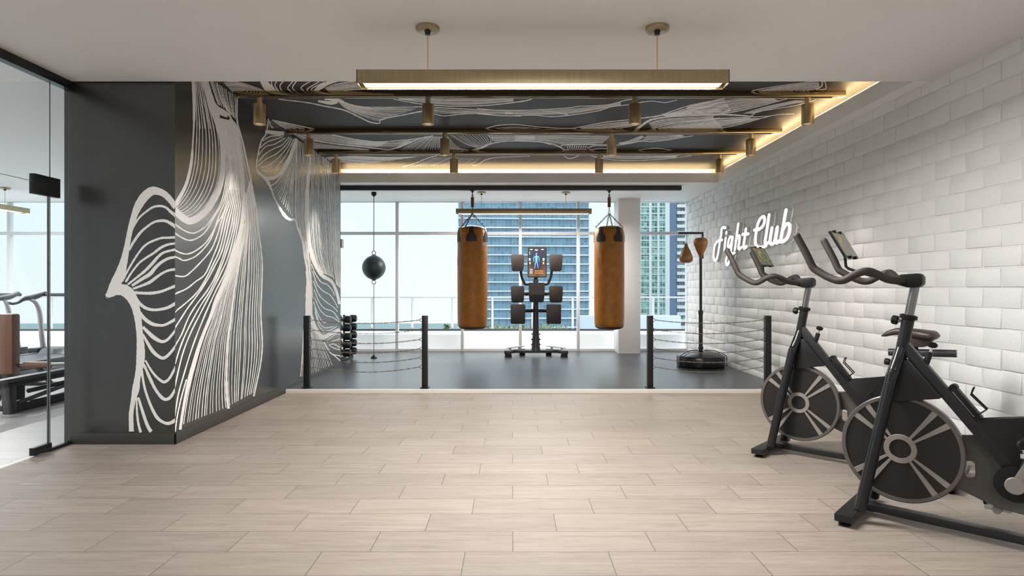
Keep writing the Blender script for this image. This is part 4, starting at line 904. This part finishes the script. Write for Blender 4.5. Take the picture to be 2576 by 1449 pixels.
# ------------------------------------------------------------------ spin bikes
BA = math.atan2(-.687, .7266)
def spin_bike(label, loc):
    """Local x runs to the rear of the bike, lat is towards its left side."""
    t = thing('spin_bike', label, 'exercise bike', (loc[0], loc[1], 0), BA, 'black spin bikes')
    Q = lambda s_, z, lat=0.0: Vector((s_, -lat, z))
    T3 = lambda a, b, c: Vector((a, -c, b))
    # base
    MB().box((-.045, -.265, .022), (.032, .265, .058), .004).build('front_stabilizer', 'black', t)
    MB().box((1.02, -.265, .022), (1.095, .265, .058), .004).build('rear_stabilizer', 'black', t)
    MB().bar(Q(.02, .047), Q(1.03, .047), .058, .036, .004).build('base_beam', 'black', t)
    for s_ in (-.008, 1.058):
        for l in (-.225, .225): MB().lathe([(.027, 0), (.028, .008), (.016, .013), (.009, .015), (.009, .03)], (s_, l, 0)).build('leveling_foot', 'black_plastic', t)
    # frame
    f = MB().tube([Q(.172, .765), Q(.214, 1.0)], .0275, 20)
    f.bar(Q(.196, .872), Q(.612, .335), .045, .048, .005)
    f.tube([Q(.63, .29), Q(.760, .71)], .029, 18)
    f.bar(Q(.64, .28), Q(1.04, .055), .05, .045, .004)
    f.build('frame', 'black', t)
    for l in (-1, 1):
        MB().tube([Q(.186, .85, l * .006), Q(.176, .80, l * .030), Q(.165, .745, l * .062), Q(.150, .67, l * .078), Q(.034, .058, l * .128)], .027, 18, smooth=5).build('fork_leg', 'black_gloss', t)
    MB().lathe([(.028, -.012), (.038, -.008), (.038, .008), (.030, .012)], Q(.2145, 1.008), Q(.042, .235)).build('collar', 'black_plastic', t)
    MB().tube([Q(.212, .99), Q(.241, 1.155)], .0205, 18).build('handlebar_post', 'steel', t)
    k_ = MB().tube([Q(.190, .986), Q(.172, .990)], .008, 10).build('knob_shaft', 'steel', t)
    MB().lathe([(.017, 0), (.022, .004), (.022, .024), (.016, .03)], Q(.172, .990), Q(-1, .18), seg=8).build('knob', 'black_plastic', k_)
    MB().prism([(.176, .800), (.222, .803), (.352, .640), (.345, .628), (.312, .630), (.176, .592), (.155, .600)], T3, -.036, .036, .006).build('fender', 'black', t)
    MB().bar(Q(.398, .682), Q(.496, .553), .056, .022, .004).cyl(Q(.395, .685, -.024), Q(.395, .685, .024), .017).build('tube_sleeve', 'black_plastic', t)
    MB().tube([Q(.490, .575, .018), Q(.518, .600, .018), Q(.460, .662, .018), Q(.470, .694, .018), Q(.470, .694, -.018), Q(.460, .662, -.018), Q(.518, .600, -.018), Q(.490, .575, -.018)], .0035, 7).build('bottle_cage', 'black_plastic', t)
    MB().tube([Q(.285, .785), Q(.303, .845)], .014, 14).build('brake_housing', 'black', t)
    k_ = MB().tube([Q(.303, .845), Q(.309, .866)], .006, 10).build('brake_shaft', 'chrome', t)
    MB().lathe([(.013, 0), (.021, .006), (.022, .018), (.012, .026)], Q(.309, .866), Q(.2, 1), seg=9).build('brake_knob', 'black_plastic', k_)
    # flywheel
    wc = Q(.183, .364); ax = Vector((0, -1, 0)); fw = MB().lathe([(.0, -.016), (.243, -.016), (.243, .016), (.0, .016)], wc, ax, 64, cap=False).build('flywheel', 'disc', t)
    MB().lathe([(.243, -.022), (.256, -.022), (.260, -.018), (.260, .018), (.256, .022), (.241, .022), (.240, .0165), (.243, -.022)], wc, ax, 72, cap=False).build('rim', 'rim', fw)
    for sd in (1, -1):
        MB().lathe([(.046, .0165), (.047, .024), (.069, .024), (.071, .0165)], wc, ax * sd, 40, cap=False).build('hub_ring', 'spoke', fw)
        for q in range(4):
            for e in (-1, 1):
                a = PI / 4 + q * PI / 2 + e * .155; ca, sa = math.cos(a), math.sin(a)
                def pt(r, w, lat): return Q(wc.x + ca * r - sa * w, wc.z + sa * r + ca * w, lat * sd)
                s1 = MB()
                A = [pt(.068, -.006, .0165), pt(.241, -.014, .0165), pt(.241, .014, .0165), pt(.068, .006, .0165)]; B = [pt(.068, -.005, .021), pt(.241, -.013, .021), pt(.241, .013, .021), pt(.068, .005, .021)]
                s1.quad(*B)
                for i in range(4): s1.quad(A[i], A[(i + 1) % 4], B[(i + 1) % 4], B[i])
                s1.build('spoke', 'spoke', fw, smooth=False)
    MB().cyl(Q(wc.x, wc.z, -.0155), Q(wc.x, wc.z, .0155), .03).build('axle', 'black', t)
    # belt guard with slot, inner shell
    slot = [(.452 + .022 * math.cos(a), .306 + (.022 if math.sin(a) > 0 else -.022) + .020 * math.sin(a)) for a in [q * PI / 8 for q in range(16)]]
    out = [(.20, .44), (.433, .457), (.500, .470), (.640, .43), (.74, .36), (.765, .27), (.73, .185), (.66, .145), (.58, .150), (.509, .170), (.392, .214), (.20, .30)]
    plate('belt_guard', out, [slot], T3, -.062, -.040, 'grey_plate', t)
    MB().prism([(.470, .560), (.489, .550), (.725, .600), (.675, .42), (.628, .275), (.600, .33)], T3, -.020, .020, .004).build('inner_shell', 'black_plastic', t)
    MB().lathe([(.074, .024), (.078, .028), (.078, .040), (.050, .044), (.020, .044)], Q(.62, .29), (0, -1, 0), 40).build('crank_cover', 'black_plastic', t)
    for sd in (1, -1):
        p0, p1 = Q(.62, .29, .060 * sd), Q(.62 + .072 * sd, .29 + .155 * sd, .068 * sd); dd = (p1 - p0)
        c = MB().bar(p0, p1, .016, .036, .004, up=(dd.z, 0, -dd.x)).lathe([(.036, -.010), (.037, -.006), (.037, .008), (.034, .011)], p0, (0, -1, 0), 28).lathe([(.018, -.009), (.018, .009)], p1, (0, -1, 0), 20).build('crank_arm', 'spoke', t)
        pc = p1 + Vector((0, -.055 * sd, 0))
        MB().box(pc - Vector((.045, .04, .011)), pc + Vector((.045, .04, .011)), .004).box(pc - Vector((.05, .025, .014)), pc + Vector((.05, .025, .014)), .003).build('pedal', 'silver', c)
        MB().tube([pc + Vector((-.045, -.035, .01)), pc + Vector((-.055, -.03, .05)), pc + Vector((-.02, 0, .075)), pc + Vector((-.055, .03, .05)), pc + Vector((-.045, .035, .01))], .006, 8, smooth=4).build('toe_clip', 'black_plastic', c)
    # seat
    MB().tube([Q(.757, .70), Q(.787, .760)], .021, 16).build('seat_post', 'steel', t)
    MB().tube([Q(.715, .748), Q(1.062, .764)], .0225, 18).build('seat_slider', 'charcoal', t)
    MB().cyl(Q(.85, .76), Q(.85, .81), .022).lathe([(.03, 0), (.03, .03)], Q(.86, .735), (0, 0, 1), 16).build('seat_clamp', 'black_plastic', t)
    k_ = MB().tube([Q(.742, .688), Q(.722, .686)], .008, 10).build('knob_shaft', 'steel', t)
    MB().lathe([(.017, 0), (.021, .004), (.021, .026), (.015, .031)], Q(.722, .686), Q(-1, .1), seg=8).build('knob', 'black_plastic', k_)
    sad = MB(); rows = []
    for i in range(21):
        u = i / 20; s_ = .675 + .305 * u
        hw = .020 + .075 * (1 / (1 + math.exp(-(u - .55) * 9))); top = .893 + .010 * math.sin(PI * min(1, u * 1.15)) - .055 * max(0, .28 - u) ** 1.3 * 3; th = .028 + .030 * min(1, u * 1.8)
        e = min(1, math.sin(PI * min(max(u, .0), 1) if False else PI / 2) , ((u + .004) / .10) ** .5, ((1.004 - u) / .10) ** .5)
        row = []
        for j in range(18):
            a = 2 * PI * j / 18; ca, sa = math.cos(a), math.sin(a)
            y = hw * e * (abs(ca) ** .75) * (1 if ca > 0 else -1); zz = (abs(sa) ** .75) * (1 if sa > 0 else -1)
            row.append(sad.bm.verts.new(Q(s_, top - th * .5 + zz * th * .5 * e, y)))
        rows.append(row)
    for A, B in zip(rows, rows[1:]):
        for j in range(18): sad.bm.faces.new((A[j], A[(j + 1) % 18], B[(j + 1) % 18], B[j]))
    sad.bm.faces.new(rows[0]); sad.bm.faces.new(rows[-1][::-1])
    so_ = sad.build('saddle', 'saddle', t, angle=60)
    MB().prism([(.79, .852), (.955, .855), (.935, .805), (.90, .792), (.82, .792)], T3, -.035, .035, .008).build('saddle_base', 'saddle', so_)
    # handlebar
    for l in (-1, 1):
        MB().tube([Q(.215, 1.187, l * .012), Q(.180, 1.185, l * .045), Q(.145, 1.193, l * .105), Q(.118, 1.215, l * .165), Q(.088, 1.230, l * .212), Q(.045, 1.218, l * .232), Q(-.018, 1.186, l * .234), Q(-.075, 1.200, l * .226), Q(-.135, 1.236, l * .218), Q(-.158, 1.258, l * .217), Q(-.185, 1.320, l * .219), Q(-.232, 1.416, l * .221)], .0185, 16, smooth=6).lathe([(.0185, 0), (.017, .008), (.010, .014), (0, .0155)], Q(-.232, 1.416, l * .221), Q(-.047, .096, 0), 16, cap=False).build('handlebar_grip', 'grip', t, angle=60)
    MB().prism([(.165, 1.168), (.18, 1.215), (.265, 1.221), (.279, 1.205), (.279, 1.168), (.262, 1.152), (.215, 1.152)], T3, -.042, .042, .010).build('handlebar_clamp', 'black_plastic', t)
    MB().tube([Q(.02, 1.222), Q(-.050, 1.250), Q(-.062, 1.262), Q(-.067, 1.315), Q(-.085, 1.37)], .007, 10).tube([Q(.02, 1.222), Q(.10, 1.200), Q(.19, 1.20)], .007, 10).build('tablet_arm', 'black_plastic', t)
    tb = [Q(-.031, 1.307, .118), Q(-.104, 1.441, .122), Q(-.104, 1.441, -.122), Q(-.031, 1.307, -.118)]
    nrm = (tb[1] - tb[0]).cross(tb[2] - tb[1]).normalized()
    if nrm.x < 0: nrm = -nrm
    def slab(mb, ins, d0, d1):
        c = sum(tb, Vector()) / 4; R_ = [c + (p - c) * ins for p in tb]
        A = [p + nrm * d0 for p in R_]; B = [p + nrm * d1 for p in R_]; mb.quad(*A); mb.quad(*B[::-1])
        for i in range(4): mb.quad(A[i], A[(i + 1) % 4], B[(i + 1) % 4], B[i])
        return mb
    tbo = slab(MB(), 1.0, -.010, 0).build('tablet', 'black', t, smooth=False)
    slab(MB(), .9, .0005, .0015).build('screen', 'tablet_screen', tbo, smooth=False)
    for a, b_ in ((0, 3), (1, 2)):
        for f_ in (.3, .7): p = tb[a] + (tb[b_] - tb[a]) * f_; MB().box(p - Vector((.008, .008, .008)), p + Vector((.008, .008, .008)), .002).build('holder_clip', 'black_plastic', tbo)
    return t
bk = spin_bike('black spin bike closest to the camera, cut off by the photo edge', (1.777, 3.112))
copy_tree(bk, (1.844, 4.307, 0), BA, 'black spin bike standing farther back, next to the rope ring')

# ------------------------------------------------------------------ room beyond the glass
def treadmill(label, x0, x1, lod):
    t = thing('treadmill', label, 'treadmill', ((x0 + x1) / 2, 8.3, 0), 0, 'treadmills at the window'); w = (x1 - x0) / 2
    MB().box((-w + .06, -.95, .10), (w - .06, .80, .185), .01).build('deck', 'charcoal', t)
    MB().box((-w + .12, -.96, .186), (w - .12, .60, .196), .004).build('running_belt', 'belt', t)
    for s_ in (-1, 1):
        MB().box((s_ * (w - .06) - .055, -.98, .10), (s_ * (w - .06) + .055, .80, .205), .012).build('side_rail', 'treadmill_grey', t)
        MB().cyl((s_ * (w - .12), -.85, 0), (s_ * (w - .12), -.85, .11), .03).cyl((s_ * (w - .12), .75, 0), (s_ * (w - .12), .75, .11), .03).build('foot', 'black_plastic', t)
        MB().tube([(s_ * (w - .02), .80, .18), (s_ * (w - .03), .74, .45), (s_ * (w - .06), .66, .78), (s_ * (w - .05), .60, .93), (s_ * (w - .02), .50, 1.0)], [.036, .034, .032, .027, .022], 14, smooth=5).build('upright', 'silver', t)
        MB().tube([(s_ * (w - .02), .16, .945), (s_ * (w - .02), .22, .930), (s_ * (w - .02), .32, .945), (s_ * (w - .02), .42, .995), (s_ * (w - .02), .62, 1.02), (s_ * (w - .04), .80, 1.075)], [.018, .019, .021, .034, .042, .028], 12, smooth=5).build('handrail', 'treadmill_grey', t)
        MB().box((s_ * w - .07 , .60, .16), (s_ * w + .07, .86, .27), .02).build('upright_boot', 'charcoal', t)
    MB().prism([(.52, .19), (.60, .26), (.72, .285), (.84, .27), (.92, .20), (.92, .08), (.52, .08)], lambda a, b, c: Vector((c, a, b)), -w + .13, w - .13, .01).build('motor_cover', 'treadmill_grey', t)
    MB().bar((-w + .02, .80, 1.05), (w - .02, .80, 1.05), .10, .05, .015).build('console', 'treadmill_grey', t)
    return t
treadmill('grey treadmill by the window partly hidden behind the dark pier', -7.02, -6.16, 0)
treadmill('grey treadmill by the window seen behind the brown leather bench', -8.21, -7.35, 0)
t = thing('weight_bench', 'brown leather weight bench with upright back pad behind the glass', 'bench', (-6.02, 7.15, 0))
MB().box((-.29, -.07, .14), (.20, .06, .85), .035).build('back_pad', 'gym_leather', t)
MB().tube([(.28, .02, .243), (.575, .02, .243)], .042, 16).build('roller_pad', 'gym_leather', t)
MB().tube([(.18, .02, .235), (.82, .02, .255)], .022, 12).build('roller_bar', 'steel', t)
MB().tube([(.42, .02, .22), (.52, .0, .14), (.60, 0, .02)], .028, 10).tube([(-.2, .05, .02), (-.2, .1, .5)], .028, 10).bar((-.5, .05, .02), (.82, .05, .02), .06, .04, .005).bar((.80, .03, .02), (.80, .03, .27), .05, .05, .005).build('frame', 'black', t)
t = thing('low_exercise_machine', 'low black exercise machine with grey top rail standing just behind the glass', 'exercise machine', (-4.86, 5.5, 0))
MB().box((.20, -.25, .290), (.30, 2.6, .322), .006).build('top_rail', 'treadmill_grey', t)
MB().box((.21, -.24, .245), (.297, 2.6, .2895), .004).build('side_beam', 'black', t)
MB().box((.235, .04, 0), (.297, 2.4, .075), .006).build('base_rail', 'black', t)
MB().box((.245, .30, .0755), (.285, 2.3, .083), .002).build('base_strip', 'treadmill_grey', t)
MB().tube([(.275, .14, .085), (.275, .7, .15), (.275, 1.9, .235)], .020, 12).build('strut', 'treadmill_grey', t)
MB().tube([(.25, .30, .17), (.25, 1.0, .185), (.25, 1.7, .20)], .022, 12).build('strut', 'black', t)
MB().prism([(.235, 0), (.30, 0), (.30, .248), (.215, .248)], lambda x, y, w: Vector((x, w, y)), .02, .10, .006).build('leg', 'charcoal', t)
MB().bar((.22, .06, .235), (.05, .10, .02), .04, .05, .005).bar((.24, .07, .05), (-.36, .07, .05), .05, .055, .005).bar((.10, .07, .14), (-.36, .07, .14), .03, .05, .005).build('front_support', 'charcoal', t)
MB().box((.20, .11, .11), (.285, .22, .242), .012).build('gear_housing', 'black_plastic', t)
MB().cyl((.235, .86, .205), (.305, .86, .205), .046).build('knob', 'black_plastic', t)
# ------------------------------------------------------------------ small box at the end of the dark wall
tag(MB().box((-2.58, 8.822, 1.735), (-2.462, 8.90, 1.86), .005).build('control_box', 'silver'), 'small grey control box on the end of the mural wall', 'control box')

# ------------------------------------------------------------------ outside
MB().box((-14, YW + .06, -.3), (8, 12.1, -.05)).build('terrace_slab', 'concrete', kind=S, smooth=False)
MB().box((-14, 11.0, -.3), (8, 11.97, .312), .004).build('terrace_wall', 'concrete', kind=S)
t = thing('terrace_railing', 'white terrace railing with slim posts outside the windows', 'railing', (0, 11.90, .312))
MB().box((-13.8, -.02, .642), (7.8, .02, .670), .003).build('top_rail', 'rail', t)
MB().box((-13.8, -.05, 0), (7.8, -.02, .04), .003).build('bottom_rail', 'charcoal', t)
x = (936 - CU) * 11.90 / F - .785 * 8
while x < 6.0:
    if x > -99: MB().box((x - .02, -.018, 0), (x + .02, .018, .645), .003).build('post', 'rail', t)
    x += .785
MB().quad((-900, 30, -42), (900, 30, -42), (900, 740, -42), (-900, 740, -42)).build('sea', 'sea', kind=S, smooth=False)
# towers
t = thing('glass_tower', 'tall blue glass office tower with white floor bands beyond the railing', 'building', (10.2, 232, -41), math.radians(4))
MB().box((-30.5, 0, 0), (19.4, 30, 110)).build('glazing', 'blue_glass', t, smooth=False)
for q in range(29):
    z = 20 + q * 3.45; MB().box((-30.8, -.5, z), (19.7, .2, z + .48)).build('floor_band', 'white_panel', t, smooth=False)
for x_ in (-30.8, 19.2): MB().box((x_, -.3, 0), (x_ + .3, 1, 110)).build('corner_mullion', 'white_panel', t, smooth=False)
t = thing('green_tower', 'tower with green windows in a white grid right of the column', 'building', (72, 300, -41))
MB().box((-9.2, .4, 0), (5.5, 20, 120)).build('glazing', 'green_glass', t, smooth=False)
for x_, w_ in ((-9.6, 1.1), (-4.4, 1.2), (-.2, .8), (3.6, 2.2)): MB().box((x_, 0, 0), (x_ + w_, .5, 120)).build('pier', 'white_panel', t, smooth=False)
for q in range(32): MB().box((-9.4, .1, 22 + q * 3.33), (5.6, .5, 22.45 + q * 3.33)).build('floor_slab', 'white_panel', t, smooth=False)
MB().box((5.8, 1, 0), (9.3, 20, 104)).build('blue_strip', 'blue_panel', t, smooth=False)
t = thing('balcony_tower', 'white balcony tower half hidden behind the brick wall edge', 'building', (90, 300.5, -41))
MB().box((-8.4, 2, 0), (12, 20, 120)).build('glazing', 'dark_recess', t, smooth=False)
for q in range(32): MB().box((-8.5, -.5, 22 + q * 3.33), (12, 2.2, 23.5 + q * 3.33)).build('balcony', 'white_panel', t, smooth=False)
t = tag(MB().box((2.82, 25, -12), (6.95, 25.6, 0), .02).build('low_building', 'roof_blue'), 'low pale blue building beyond the railing right of the glass tower', 'building')
MB().box((2.80, 24.97, -.62), (6.97, 25.62, -.54)).build('ledge', 'charcoal', t)
def foliage(n, fx, size):
    mb = MB()
    for _ in range(n):
        p = fx(); a = Vector((random.gauss(0, 1), random.gauss(0, 1), random.gauss(0, .7))).normalized(); b = a.orthogonal().normalized(); s_ = size * random.uniform(.6, 1.3)
        mb.quad(p - a * s_, p + b * s_ * .35, p + a * s_, p - b * s_ * .35)
    return mb
tag(foliage(3200, lambda: Vector((random.uniform(-2.2, 2.55), random.uniform(28, 29), random.uniform(-1.9, -.66) + .12 * random.random())), .10).build('hedge', 'leaf', smooth=False), 'green hedge below the blue glass tower beyond the railing', 'hedge')
tag(foliage(260, lambda: (lambda a, r: Vector((-3.05 + math.cos(a) * r, 28.5 + math.sin(a) * r, -2.2 + random.random() ** .7 * 1.75 - r * .9)))(random.uniform(0, 6.28), abs(random.gauss(0, .38))), .14).build('shrub', 'leaf', smooth=False), 'pale green shrub left of the hedge beyond the railing', 'shrub')
MB().box((-4.4, 27.6, -12), (3.2, 29.4, -2.2)).build('planter', 'concrete', kind=S, smooth=False)
